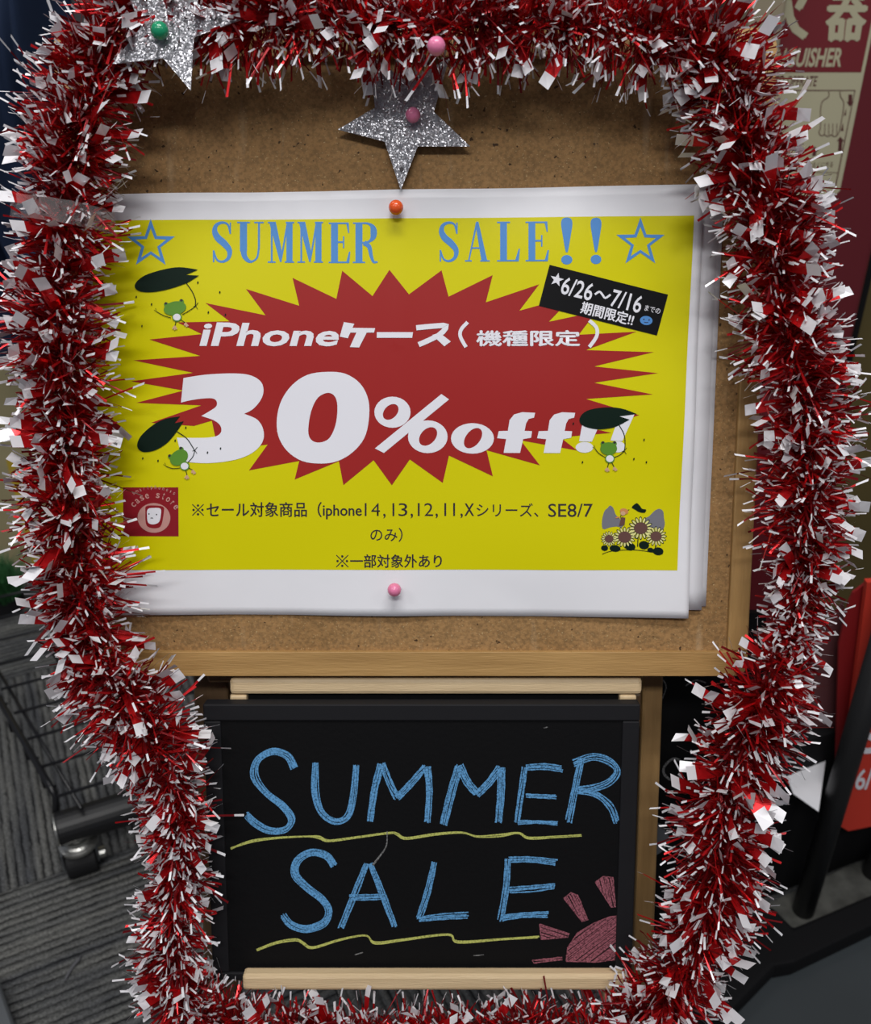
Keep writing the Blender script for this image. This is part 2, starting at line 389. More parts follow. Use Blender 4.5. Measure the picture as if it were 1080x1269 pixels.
# ================================================================== THE POSTER
def lift(u, v):
    """the paper's own shape above the board: pinned top and bottom at its middle, the sides springing free"""
    c = abs(u)/.2
    h = .0022 + .0021*c*c + .0006*math.sin(v*55+u*12)*c + .0007*math.cos(u*48+.7)*(.3+c)
    h += .0009*math.exp(-((u-.002)/.011)**2)*(.35+.65*math.cos((v-.005)*8)**2)     # the fold down the middle
    if v > .09: h += .0014*math.sin(u*38+1.1)*((v-.09)/.055)**2                         # the wavy top edge
    if v < -.09: h += .0010*math.sin(u*30+2.)*((-.09-v)/.05)**2
    return CORK + max(.0016, h)
PN = .001
class Print:
    """flat print: shapes drawn where the photograph shows them, laid on the sheet in layers"""
    def __init__(s): s.v = []; s.f = []; s.marks = []
    def mark(s): s.marks.append(len(s.v))
    def dz(s):
        """every further shape of a print lies a few microns above the one before"""
        out = []; k = 0
        for i in range(len(s.v)):
            while k < len(s.marks) and s.marks[k] <= i: k += 1
            out.append((k % 12)*6e-6)
        return out
    def poly(s, *loops):
        s.mark()
        vs = [[Vector((p[0], p[1], 0)) for p in L] for L in loops]
        tr = tessellate_polygon(vs); b = len(s.v)
        for L in loops: s.v += [(p[0], p[1]) for p in L]
        s.f += [tuple(i+b for i in t) for t in tr]
    def ell(s, cx, cy, rx, ry, rot=0, hole=None, seg=28, skew=0):
        def L(cx, cy, rx, ry, rot, sk):
            c, q = math.cos(rot), math.sin(rot); o = []
            for k in range(seg):
                a = 2*PI*k/seg; x = rx*math.cos(a)-sk*ry*math.sin(a); y = ry*math.sin(a); o.append((cx+x*c-y*q, cy+x*q+y*c))
            return o
        if hole: s.poly(L(cx, cy, rx, ry, rot, skew), L(*hole[:4], hole[4] if len(hole) > 4 else 0, hole[5] if len(hole) > 5 else 0))
        else: s.poly(L(cx, cy, rx, ry, rot, skew))
    def stroke(s, pts, wd, sub=4, cap=True):
        s.mark(); P = smooth_open(pts, sub); n = len(P); b = len(s.v)
        if n < 2: return
        for i in range(n):
            a = P[max(0, i-1)]; c = P[min(n-1, i+1)]; dx, dy = c[0]-a[0], c[1]-a[1]; L = math.hypot(dx, dy) or 1
            ww = wd(i/(n-1)) if callable(wd) else wd
            nx, ny = -dy/L*ww/2, dx/L*ww/2; ex = ey = 0
            s.v += [(P[i][0]+nx, P[i][1]+ny), (P[i][0]-nx, P[i][1]-ny)]
        for i in range(n-1): s.f.append((b+2*i, b+2*i+1, b+2*i+3, b+2*i+2))
    def text(s, body, quad, shear=0, bold=0, res=3, spacing=1.0):
        """body fitted into a quad of pixels: top left, top right, bottom right, bottom left"""
        cu = bpy.data.curves.new('t', 'FONT'); cu.body = body; cu.size = 1; cu.offset = bold; cu.shear = shear
        cu.resolution_u = res; cu.space_character = spacing
        ob = bpy.data.objects.new('t', cu); COL.objects.link(ob)
        dg = bpy.context.evaluated_depsgraph_get(); me = bpy.data.meshes.new_from_object(ob.evaluated_get(dg))
        bpy.data.objects.remove(ob); bpy.data.curves.remove(cu)
        if len(me.vertices) == 0: print('NO GLYPHS', body); return
        xs = [v.co.x for v in me.vertices]; ys = [v.co.y for v in me.vertices]
        s.mark(); x0, x1, y0, y1 = min(xs), max(xs), min(ys), max(ys); b = len(s.v)
        tl, tr, br, bq = quad
        for v in me.vertices:
            a = (v.co.x-x0)/(x1-x0); t = 1-(v.co.y-y0)/((y1-y0) or 1)
            s.v.append(tuple((tl[d]*(1-a)+tr[d]*a)*(1-t)+(bq[d]*(1-a)+br[d]*a)*t for d in (0, 1)))
        s.f += [tuple(b+i for i in p.vertices) for p in me.polygons]
        bpy.data.meshes.remove(me)
    def btext(s, body, quad, e=.5, **k):
        for dx, dy in ((-e, 0), (e, 0), (0, -e*.7), (0, e*.7)): s.text(body, [(x+dx, y+dy) for x, y in quad], **k)
    def rtext(s, body, x0, y0, x1, y1, **k): s.text(body, [(x0, y0), (x1, y0), (x1, y1), (x0, y1)], **k)
    def build(s, name, m, parent, layer, cut=False, surf=None, label=None):
        """to the sheet: pixel -> board coordinates at the sheet's mean height, then laid on its surface"""
        nb = surf[1] if surf else PN
        uv = [bl(p[0], p[1], nb) for p in s.v]
        bm = bmesh.new(); dz = s.dz(); vs = [bm.verts.new((p.x, p.y, e)) for p, e in zip(uv, dz)]
        for f in s.f:
            try: bm.faces.new([vs[i] for i in f])
            except ValueError: pass
        if cut:
            us = [p.x for p in uv]; vv = [p.y for p in uv]
            x = math.ceil(min(us)/.005)*.005
            while x < max(us):
                bmesh.ops.bisect_plane(bm, geom=bm.verts[:]+bm.edges[:]+bm.faces[:], plane_co=(x, 0, 0), plane_no=(1, 0, 0)); x += .005
            y = math.ceil(min(vv)/.01)*.01
            while y < max(vv):
                bmesh.ops.bisect_plane(bm, geom=bm.verts[:]+bm.edges[:]+bm.faces[:], plane_co=(0, y, 0), plane_no=(0, 1, 0)); y += .01
        bm.normal_update()
        fl = surf[0] if surf else lift
        for f in bm.faces:
            if f.normal.z < 0: f.normal_flip()
        org = Vector(parent['_o'])
        for v in bm.verts: v.co = Vector((v.co.x, v.co.y, fl(v.co.x, v.co.y)+layer*.00013+v.co.z)) - org
        me = bpy.data.meshes.new(name); bm.to_mesh(me); bm.free(); me.materials.append(m)
        me.polygons.foreach_set('use_smooth', [True]*len(me.polygons))
        o = bpy.data.objects.new(name, me); COL.objects.link(o); o.parent = parent
        if label: o['label'] = label
        return o
def sheet(name, corners, zf, thick, m, parent=None, frame=FB, nu=120, nv=50, fold=None):
    """thin sheet with the four pixel corners (tl,tr,br,bl)"""
    q = [bl(p[0], p[1], PN) for p in corners]; v = []; f = []
    for lay in (0, 1):
        for j in range(nv+1):
            t = j/nv
            for i in range(nu+1):
                a = i/nu; p = (q[0]*(1-a)+q[1]*a)*(1-t)+(q[3]*(1-a)+q[2]*a)*t
                v.append((p.x, p.y, zf(p.x, p.y)-(thick if lay else 0)))
    N = (nu+1)*(nv+1)
    for j in range(nv):
        for i in range(nu):
            a = j*(nu+1)+i; f.append((a, a+nu+1, a+nu+2, a+1)); f.append((N+a, N+a+1, N+a+nu+2, N+a+nu+1))
    for i in range(nu): f.append((i, i+1, N+i+1, N+i)); a = nv*(nu+1)+i; f.append((a+1, a, N+a, N+a+1))
    for j in range(nv): a = j*(nu+1); f.append((a, N+a, N+a+nu+1, a+nu+1)); a += nu; f.append((a, a+nu+1, N+a+nu+1, N+a))
    return link_mesh(name, v, f, m, parent, frame, smooth=True)
poster = root('sale_poster', (0, 0, 0), FB)
tag(poster, 'yellow summer sale poster with red starburst and big white 30% off, folded down the middle', 'poster')
def lift2(d): return lambda u, v: lift(u, v)
sheet('paper', [(98, 241), (873, 228), (853, 766), (112, 762)], lambda u, v: lift(u, v), .0004, M['paper'], poster)
# the sheets left hanging behind it
bs = [([(150, 244), (893, 231), (871, 757), (150, 750)], .0009, 'blank white sheet showing directly behind the yellow poster at its right edge'),
      ([(150, 245), (900, 233), (877, 753), (150, 746)], .0018, 'rearmost blank white sheet, sticking out farthest right behind the yellow poster')]
for cs, d, lab in bs:
    o = sheet('paper_sheet', cs, (lambda dd: (lambda u, v: CORK+(.0010 if dd < .001 else .0005)+(.40 if dd < .001 else .16)*(lift(u, v)-CORK-.0016)))(d), .0003, M['paper'], nu=40, nv=20)
    tag(o, lab, 'paper', 'white sheets behind the poster')

p = Print(); p.poly([(112, 273), (861, 267), (840, 707), (126, 707)]); p.build('yellow_field', M['yellow'], poster, 1, cut=True)
BUR = [(482.7, 334), (507, 364.4), (547.5, 334.4), (556.3, 367.2), (611.2, 340.4), (602.7, 374.2), (668.9, 352), (644.3, 384.8), (712, 366), (681, 398.5),
       (740, 386), (718, 414.7), (790.3, 410.8), (727, 433.7), (811.4, 436.3), (737, 454), (816.5, 462.4), (737, 474.3), (810, 488.8), (727, 494.4),
       (793, 514.5), (739, 532), (758.5, 536.6), (695, 542), (716, 558.5), (646, 546), (669.8, 577), (603.6, 558.4), (611.4, 590.8), (556.8, 565),
       (549, 599), (508, 569.7), (485.7, 601.7), (463, 570.7), (425.4, 601.6), (419.8, 572), (364.7, 594.7), (370.3, 571.7), (308, 583.3), (331, 551.2),
       (270, 560), (262, 521.5), (240, 528), (186.8, 524), (249, 502.4), (168, 499.3), (227, 484), (161.6, 472.5), (239, 462), (164.7, 446.5),
       (248, 441), (185, 420.7), (250, 414), (220, 399.5), (284, 398), (254.5, 375.4), (328.5, 390.4), (304.2, 357.7), (370.3, 378.5), (362, 343.8), (416.6, 370), (423.9, 335), (461.6, 366.5)]
p = Print(); p.poly(BUR); p.build('starburst', M['red_print'], poster, 2, cut=True)
# --- serif heading
def glyph(ch, x0, y0, x1, y1, p):
    W, H = x1-x0, y1-y0
    def X(a, b): return (x0+a*W, y0+b*H)
    def P_(*q): p.poly([X(*t) for t in q])
    def S_(q, wd, sub=5): p.stroke([X(*t) for t in q], wd, sub)
    th = .034*H; st = .17*H
    def stem(cx, w_=None, a=0., b=1.):
        w_ = (w_ or st)/2/W; P_((cx-w_, a), (cx+w_, a), (cx+w_, b), (cx-w_, b))
    def ser(cx, y, half): t = .035; P_((cx-half, y-t*(y > .5)*1), (cx+half, y-t*(y > .5)*1), (cx+half, y+t*(y < .5)), (cx-half, y+t*(y < .5)))
    if ch == 'S':
        S_([(.90, .26), (.78, .07), (.5, .025), (.22, .09), (.14, .24), (.30, .40), (.60, .53), (.86, .70), (.82, .88), (.55, .975), (.25, .93), (.08, .72)],
           lambda t: H*(.045+.125*math.exp(-((t-.5)/.22)**2)))
        P_((.88, .02), (.94, .02), (.94, .30), (.86, .30)); P_((.05, .70), (.12, .70), (.12, .99), (.05, .99))
    elif ch == 'U':
        stem(.24, a=0, b=.72); S_([(.24, .6), (.27, .82), (.42, .95), (.58, .965), (.76, .86), (.82, .6)], lambda t: H*(.17-.125*min(1, t*1.6)))
        stem(.82, .05*H, 0, .66); ser(.24, 0, .24); ser(.82, 0, .18)
    elif ch == 'M':
        stem(.15, .045*H); stem(.82, .15*H); P_((.05, 0), (.30, 0), (.56, .80), (.46, .98)); P_((.72, 0), (.80, 0), (.52, .98), (.46, .98))
        ser(.15, 1, .15); ser(.82, 1, .18); ser(.14, 0, .14); ser(.84, 0, .16)
    elif ch == 'E':
        stem(.27); ser(.27, 0, .27); ser(.27, 1, .27); P_((.2, 0), (.93, 0), (.93, .04), (.2, .04)); P_((.2, .96), (.95, .96), (.95, 1), (.2, 1))
        P_((.3, .46), (.72, .46), (.72, .505), (.3, .505)); P_((.80, 0), (.93, 0), (.95, .26), (.90, .26)); P_((.80, 1), (.95, 1), (1, .72), (.94, .72)); P_((.66, .34), (.72, .34), (.72, .63), (.66, .63))
    elif ch == 'R':
        stem(.25); ser(.25, 0, .24); ser(.25, 1, .25); S_([(.3, .022), (.62, .03), (.82, .14), (.82, .36), (.62, .48), (.3, .50)], lambda t: H*(.04+.12*math.exp(-((t-.5)/.2)**2)))
        S_([(.46, .50), (.66, .60), (.74, .82), (.84, .97), (1.0, .97)], lambda t: H*(.13-.09*t))
    elif ch == 'A':
        P_((.45, 0), (.53, 0), (.17, 1), (.11, 1)); P_((.42, .04), (.55, 0), (.92, 1), (.68, 1)); P_((.24, .64), (.72, .64), (.72, .68), (.24, .68)); ser(.13, 1, .14); ser(.82, 1, .2)
    elif ch == 'L':
        stem(.30); ser(.30, 0, .28); ser(.30, 1, .28); P_((.2, .96), (.95, .96), (.95, 1), (.2, 1)); P_((.78, 1), (.95, 1), (1, .68), (.95, .68))
    elif ch == '!':
        p.poly([X(a, b) for a, b in smooth_closed([(.5, 0), (.85, .03), (.97, .14), (.85, .35), (.62, .70), (.5, .74), (.38, .70), (.15, .35), (.03, .14), (.15, .03)], 3)])
        p.ell(*X(.5, .90), .46*W, .1*H)
def star_pts(cx, cy, R, r, rot=0, n=5):
    return [(cx+(R if k % 2 == 0 else r)*math.sin(rot+PI*k/n), cy-(R if k % 2 == 0 else r)*math.cos(rot+PI*k/n)) for k in range(2*n)]
HEAD = [('S', 262, 274, 287, 325), ('U', 293, 274, 326, 325), ('M', 331, 274, 364, 325), ('M', 368, 274, 400, 325), ('E', 407, 275, 434, 325.5), ('R', 437, 275, 468, 325.5),
        ('S', 544, 274, 569, 324), ('A', 577, 274, 607, 323.5), ('L', 616, 274, 645, 323.5), ('E', 652, 274, 681, 323.5), ('!', 695.5, 269, 710.5, 327.5), ('!', 732, 269.5, 746.5, 327)]
for ch, a, b, c, d in HEAD:
    p = Print(); glyph(ch, a, b, c, d, p); p.build('letter', M['blue_print'], poster, 2, cut=True)
for cx, cy, R in ((186.5, 302.5, 31.5), (794.5, 300.5, 31.5)):
    p = Print(); p.poly(star_pts(cx, cy, R, R*.40), star_pts(cx, cy+.3, R*.64, R*.27)); p.build('outline_star', M['blue_print'], poster, 2)
# --- product line
p = Print()
p.text('iPhone', [(249, 399), (421, 402), (419, 429), (247, 429)], shear=.12, bold=.026)
p.poly([(426, 399), (439, 401), (431, 419), (421, 417)]); p.poly([(433, 406), (465, 406.5), (463.5, 412), (430, 412)]); p.poly([(443, 409), (455, 411), (445, 430.5), (433.5, 430)])
p.poly([(467, 411.5), (512, 411.5), (511, 418.5), (467, 418.5)])
p.stroke([(516, 406), (550, 403), (553, 406), (543, 416), (519, 427)], 6.5, 2); p.poly([(536, 415), (545, 412), (559, 423), (551, 429)])
p.stroke([(580, 399), (572, 408), (571, 417), (578, 430)], 4.5, 5); p.stroke([(731, 397), (740, 406), (740, 417), (731, 430)], 4.5, 5)
p.btext('機種限定', [(591.5, 409.5), (719, 409.5), (719, 428.5), (591.5, 428.5)], e=.85)
p.build('product_lettering', M['white_print'], poster, 4, cut=True)
# --- 30%off!!
def c3(L): return [(160+x/3.176, 430+y/3.176) for x, y in L]
def c4(L): return [(440+x/2.842, 430+y/2.842) for x, y in L]
def part_curve(L):
    """outline with smooth runs; None breaks the run into a corner"""
    runs = [[]]
    for q in L:
        if q is None: runs.append([])
        else: runs[-1].append(q)
    out = []
    for r_ in runs: out += smooth_open(r_, 5) if len(r_) > 2 else r_
    return out
p = Print()
p.poly(c3(part_curve([(213, 122), (300, 109), (400, 104), (470, 110), (515, 135), (527, 172), (515, 210), (485, 245), (452, 263), None, (452, 264), (500, 285), (524, 320), (527, 362), (505, 400), (460, 430), (400, 448), (320, 457), (250, 455), (212, 448), None,
    (187, 357), (250, 358), (310, 357), (345, 350), (361, 333), (356, 308), (330, 288), (283, 272), None, (283, 272), (320, 250), (341, 234), (343, 215), (328, 203), (290, 203), (240, 210), (203, 219)])))
p.build('digit', M['white_print'], poster, 3, cut=True)
p = Print(); p.poly(smooth_closed(c3([(775, 98), (850, 105), (910, 145), (942, 210), (943, 290), (925, 360), (880, 415), (820, 450), (755, 460), (680, 450), (620, 410), (585, 350), (580, 280), (598, 210), (640, 150), (700, 110)])),
    smooth_closed(c3([(778, 181), (805, 190), (818, 220), (818, 270), (808, 320), (785, 362), (750, 377), (720, 370), (705, 345), (706, 300), (718, 245), (742, 200)])))
p.build('digit', M['white_print'], poster, 3, cut=True)
def C4(x, y, rx, ry): q = c4([(x, y)])[0]; return q[0], q[1], rx/2.842, ry/2.842
p = Print()
p.ell(*C4(132, 230, 64, 55), hole=(*C4(126, 229, 26, 28), 0, .35)); p.ell(*C4(257, 317, 70, 58), hole=(*C4(258, 316, 30, 33), 0, .35)); p.poly(c4([(305, 166), (332, 185), (102, 374), (70, 358)]))
p.build('percent_sign', M['white_print'], poster, 3, cut=True)
p = Print(); p.ell(*C4(415, 323, 76, 54), hole=(*C4(417, 322, 29, 36), 0, .4)); p.build('letter', M['white_print'], poster, 3, cut=True)
for dx in (0, 141):
    p = Print(); p.poly(c4([(x+dx, y) for x, y in [(525, 374), (583, 374), (594, 325), (622, 320), (625, 297), (599, 296), (604, 270), (613, 254), (632, 249), (636, 232), (590, 230), (562, 238), (546, 258), (540, 296), (508, 297), (502, 322), (534, 325)]]))
    p.build('letter', M['white_print'], poster, 3, cut=True)
for q, e in ((([(808, 236), (880, 236), (836, 334), (791, 333)]), (810, 354, 31, 19)), (([(935, 234), (988, 234), (944, 332), (902, 330)]), (928, 352, 26, 20))):
    p = Print(); p.poly(c4(q)); p.ell(*C4(*e)); p.build('exclamation_mark', M['white_print'], poster, 3, cut=True)
# --- small print
def kome(p, x, y, r_):
    p.stroke([(x-r_, y-r_), (x+r_, y+r_)], 1.1, 1); p.stroke([(x-r_, y+r_), (x+r_, y-r_)], 1.1, 1)
    for dx, dy in ((0, -1), (1, 0), (0, 1), (-1, 0)): p.ell(x+dx*r_*.78, y+dy*r_*.78, 1.5, 1.5, seg=10)
p = Print(); p.btext('セール対象商品（iphone', [(256, 622.7), (448, 622.7), (448, 644), (256, 644)], e=.3); kome(p, 245.2, 632, 7); p.build('small_print', M['ink'], poster, 2)
p = Print(); x = 448
for body, a, b, y0, y1 in (('1', 452, 453.6, 624, 640), ('4', 460, 471, 624, 640), (',', 475, 478, 637, 643), ('1', 486.5, 488.2, 624, 640), ('3', 494, 505, 624, 640), (',', 509, 512, 637, 643),
                           ('1', 518, 519.7, 624, 640), ('2', 526, 537, 624, 640), (',', 540, 543, 637, 643), ('1', 551, 552.7, 624, 640), ('1', 562, 563.7, 624, 640), (',', 571, 574, 637, 643)):
    if body == '1': p.poly([(a, y0), (b+.6, y0), (b+.6, y1), (a, y1)])
    else: p.rtext(body, a, y0, b, y1, bold=-.004 if body != ',' else .01)
p.rtext('X', 576, 624.5, 588, 640, bold=.015); p.rtext('シリーズ、', 591, 624, 668, 641, bold=.006); p.rtext('SE8/7', 680, 624.5, 735.5, 641, bold=.004)
p.build('small_print', M['ink'], poster, 2)
p = Print(); p.rtext('のみ）', 459, 654.5, 499, 672, bold=.006); p.btext('一部対象外あり', [(434, 687.8), (547.7, 687.8), (547.7, 704.2), (434, 704.2)], e=.3); kome(p, 424, 696, 7.5); p.build('small_print', M['ink'], poster, 2)
# --- black tag with the dates
TQ = [(681.7, 327.9), (828.9, 364.9), (815.4, 415.5), (668.5, 378.8)]
def tq(a, t): return tuple((TQ[0][d]*(1-a)+TQ[1][d]*a)*(1-t)+(TQ[3][d]*(1-a)+TQ[2][d]*a)*t for d in (0, 1))
def tquad(a0, t0, a1, t1): return [tq(a0, t0), tq(a1, t0), tq(a1, t1), tq(a0, t1)]
p = Print(); p.poly(TQ); p.build('date_tag', M['black_print'], poster, 4, cut=True)
p = Print(); c = tq(.088, .30); p.poly(star_pts(c[0], c[1], 8.8, 3.6, .25)); p.text('6/26', tquad(.14, .18, .40, .60), bold=.012); p.stroke([tq(.42, .42), tq(.45, .33), tq(.48, .38), tq(.51, .44), tq(.545, .33)], 2.6, 3)
p.text('7/16', tquad(.56, .18, .815, .60), bold=.012); p.text('までの', tquad(.845, .36, .975, .50), bold=.006); p.btext('期間限定!!', tquad(.34, .64, .78, .93), e=.4)
p.build('date_lettering', M['white_print'], poster, 5)
p = Print(); p.ell(802, 397, 7.8, 5.6, .1); p.build('blue_face', M['blue_print'], poster, 5)
p = Print(); p.ell(799, 395.5, 1, .8); p.ell(805.5, 396.3, 1, .8); p.stroke([(799.5, 399), (802, 399.6), (804.5, 399.2)], .8, 2); p.build('blue_face', M['ink'], poster, 6)
# --- frogs under leaf umbrellas
def frog(leaf, tipA, notch, tipB, st, head, hr, hrot, belly, armL, armR, feet, drops):
    p = Print()
    p.poly(leaf); p.build('leaf_umbrella', M['dark_green'], poster, 5, cut=True)
    p = Print(); p.stroke(st, 1.1, 4); p.stroke(armL, .9, 4); p.stroke(armR, .9, 4)
    hx, hy = armL[-1]; p.stroke([(hx-3, hy-2), (hx, hy), (hx-1, hy-4)], .7, 1); hx, hy = armR[-1]; p.stroke([(hx-3, hy+1), (hx, hy), (hx+3, hy-4)], .7, 1); p.stroke([(hx, hy), (hx+2.5, hy+4)], .7, 1)
    for fx, fy in feet: p.stroke([belly, (fx, fy)], .9, 1)
    for d in drops: p.ell(d[0], d[1], .9, 1.6, .2, seg=8)
    p.build('frog_limbs', M['dark_green'], poster, 5)
    p = Print(); p.ell(*head, *hr, hrot)
    c, s_ = math.cos(hrot), math.sin(hrot)
    for sx in (-1, 1):
        ex, ey = head[0]+sx*hr[0]*.68*c+hr[1]*.78*s_, head[1]+sx*hr[0]*.68*s_-hr[1]*.78*c; p.ell(ex, ey, 3, 2.8)
    p.ell(*belly, 6, 5.6); p.build('frog', M['green_print'], poster, 6)
    p = Print()
    for sx in (-1, 1):
        ex, ey = head[0]+sx*hr[0]*.70*c+hr[1]*.95*s_, head[1]+sx*hr[0]*.70*s_-hr[1]*.95*c; p.ell(ex, ey, 1.7, 1.6, seg=10)
    p.build('frog_eyes', M['ink'], poster, 7)
    p = Print(); p.ell(*belly, 4.7, 4.2); p.build('frog_belly', M['white_print'], poster, 7)
    p = Print()
    for k, (fx, fy) in enumerate(feet):
        for a in (-.5, .2, .9): p.stroke([(fx, fy), (fx+4*math.sin(a-.3+.5*k), fy+5*math.cos(a-.3))], 1.8, 1)
    p.build('frog_feet', M['pink_print'], poster, 7)
frog(smooth_open([(245, 334), (222, 331), (200, 334.5), (178, 342), (167, 353), (172, 360.5), (188, 362), (210, 358), (232, 350.5)], 4)+[(246.5, 341.3), (230, 340.6)], 0, 0, 0,
     [(231, 351), (238, 361), (242, 371), (242, 379)], (217, 382), (14, 8.5), -.2, (219.5, 393), [(212, 394), (203, 391), (194, 386)], [(226, 390), (236, 384), (242.5, 379)], [(217, 404), (230, 400)],
     [(169, 368), (188, 377), (176, 404), (245, 350), (258, 387), (272, 362), (279, 390)])
frog(smooth_open([(223, 516), (205, 519), (189, 527), (174, 541), (170, 553), (177, 560), (192, 558), (207, 549), (219, 535)], 4)+[(227.5, 522), (216, 524.5)], 0, 0, 0,
     [(219.5, 535), (231, 543), (238, 553), (241.5, 559)], (222, 567), (12, 9), -.6, (229, 577.5), [(223, 580), (214, 580.5), (205.5, 577.5)], [(233, 573), (239, 566), (241.5, 558)], [(232, 589), (239, 582.5)],
     [(177, 568), (196, 571), (257, 561), (273, 556), (230, 530), (217, 546)])
frog(smooth_open([(790, 513), (770, 506), (748, 505), (728, 509), (719, 518), (722, 527), (740, 532), (760, 530), (772, 525)], 4)+[(781, 520), (768, 516)], 0, 0, 0,
     [(768, 527), (774, 538), (775.5, 550), (774.5, 560)], (755, 556), (10.5, 8), 0, (756.5, 568.5), [(751, 567), (743, 562), (738, 556)], [(762, 567), (769, 564), (774.5, 559)], [(753.5, 580), (762, 579)],
     [(786.5, 569), (799, 545), (802, 573), (722.5, 573), (711, 525)])
# --- case store logo
p = Print(); p.poly([(152, 604), (221, 604), (221, 665), (152, 665)]); p.build('logo_square', M['logo_red'], poster, 2, cut=True)
def arc_text(p, body, cx, cy, R, a0, a1, h, bold=.0, ratio=.75):
    chars = list(body); n = len(chars)
    for k, ch in enumerate(chars):
        if ch == ' ': continue
        a = math.radians(a0+(a1-a0)*k/(n-1)); up = (math.sin(a), -math.cos(a)); rt = (math.cos(a), math.sin(a))
        hh = h*(1.45 if ch in "tfdhlk" else 1.0); w_ = h*ratio*(.5 if ch in "tir'" else 1); w_ = h*1.2 if ch == 'm' else w_
        b0 = (cx+up[0]*R, cy+up[1]*R)
        def q(x, y): return (b0[0]+rt[0]*x+up[0]*y, b0[1]+rt[1]*x+up[1]*y)
        y0 = -h*.4 if ch == 'p' else 0
        p.text(ch, [q(-w_/2, hh), q(w_/2, hh), q(w_/2, y0), q(-w_/2, y0)], bold=bold)
p = Print(); arc_text(p, 'case store', 190.5, 647, 30, -50, 56, 6.2, bold=.012); p.ell(190.5, 642, 20.5, 18.5, seg=36)
p.build('logo_lettering', M['logo_pink'], poster, 3)
p = Print(); arc_text(p, "smartphone's", 190.5, 652, 46, -32, 32, 3.2, ratio=.7); p.build('logo_lettering', M['logo_pink'], poster, 3)
p = Print(); p.poly(smooth_closed([(181, 627.5), (191, 626.5), (202, 628), (203, 634), (200, 650), (195, 654.5), (185, 654), (180.5, 649), (180, 634)], 3)); p.build('logo_phone', M['logo_red'], poster, 4)
p = Print(); p.poly(smooth_closed([(183, 631), (191, 629.5), (199, 630.5), (199.3, 638), (197, 647), (190, 650), (183.5, 648), (182, 640)], 3)); p.build('logo_phone', M['white_print'], poster, 5)
p = Print(); p.ell(184.5, 637, .9, .9, seg=8); p.ell(194, 637.7, .9, .9, seg=8); p.stroke([(186.5, 642.3), (188, 641.8), (189.5, 642.3)], .9, 1); p.build('logo_phone', M['ink'], poster, 6)
# --- sunflower picture
p = Print()
p.poly(smooth_closed([(748, 656), (747, 645), (750, 634), (754, 630), (757, 627), (761, 630), (764, 638), (770, 644), (774, 648), (772, 654), (765, 653), (757, 654)], 3))
p.poly(smooth_closed([(800, 644), (806, 640), (812, 634), (818, 631), (823, 634), (824, 642), (825, 650), (822, 657), (812, 655), (804, 652)], 3))
p.build('bushes', M['grey_print'], poster, 2)
p = Print()
for e in ((750, 679.5, 4.5, 3.6), (763, 680, 7, 4.2), (782, 678, 6.5, 4.8), (799, 676, 6.5, 5.2), (807, 682, 4, 3), (816.5, 683.5, 6.6, 5)): p.ell(*e, .1, seg=14)
p.poly(smooth_closed([(784, 629), (790, 624), (794, 627), (797, 631), (802, 632), (800, 636), (793, 635), (788, 632)], 3))
p.stroke([(781, 632), (770, 640), (775, 650)], .8, 3); p.stroke([(747, 687), (760, 683), (790, 682), (822, 687)], .8, 4); p.stroke([(792, 662), (791, 678)], 1.2, 2); p.stroke([(775, 670), (776, 680)], 1.2, 2); p.stroke([(814, 672), (813, 680)], 1.2, 2)
SUNS = ((755.5, 668, 9.5, 5.5), (775, 666, 13, 8.3), (795, 655, 14.5, 8.5), (814, 665, 12.5, 7))
for cx, cy, R, r in SUNS:
    for k in range(16):
        a = 2*PI*k/16; p.ell(cx+math.cos(a)*R*.78, cy+math.sin(a)*R*.78*.92, R*.30, R*.135, a, seg=8)
p.build('picture_linework', M['dark_green'], poster, 3)
p = Print()
for cx, cy, R, r in SUNS:
    for k in range(16):
        a = 2*PI*k/16; p.ell(cx+math.cos(a)*R*.76, cy+math.sin(a)*R*.76*.92, R*.23, R*.085, a, seg=8)
p.build('petals', M['pale_yellow'], poster, 4)
p = Print()
for cx, cy, R, r in SUNS: p.ell(cx, cy, r, r*.86, seg=16)
p.poly([(771, 641), (776, 642), (775, 651), (768, 652)]); p.build('flower_centres', M['brown_print'], poster, 5)
p = Print(); p.ell(774.5, 634, 5.4, 3.6, .2, seg=14); p.stroke([(769, 641), (764, 642)], 1.6, 1); p.build('child', M['orange_print'], poster, 5)
p = Print(); p.ell(773, 636.5, 3.1, 2.8, seg=12); p.build('child', M['pink_print'], poster, 6)

# ================================================================== STARS AND PINS
def star_thing(name, px_pts, n, th, label, fleck):
    uv = [bl(x, y, n) for x, y in px_pts]; c = sum(uv, Vector())/len(uv)
    g = G(); prism(g, [(q.x, q.y) for q in uv], n, n+th)
    o = g.build(name, M['glitter'], frame=FB); tag(o, label, 'star')
    for x, y, r in fleck:
        q = bl(x, y, n+th); gg = G(); gg.tube([(q.x, q.y, n+th), (q.x, q.y, n+th+.0003)], r*.00056, 10); gg.build('dark_speck', M['ink'], o)
    return o
star_thing('glitter_star', [(419, 161), (465, 134), (458, 67), (505, 102), (557, 72), (538, 139), (583, 182), (518, 182), (497, 236), (477, 176)], .0035, .0012,
           'silver glitter star pinned to the cork above the poster by a pink pin', [(498, 210, 2.6), (497, 235, .1), (503, 157, 1), (493, 158, 1), (481, 178, 1)])
star_thing('glitter_star', [(299, 25), (241, 47), (237, 113), (203, 73), (140, 80), (176, 34), (155, -15), (207, -2), (247, -38), (246, 6)], .058, .0012,
           'silver glitter star lying over the tinsel in the top left corner, green pin', [(273, 25, 2.4), (234, 35, 1.2), (228, 50, .8)])
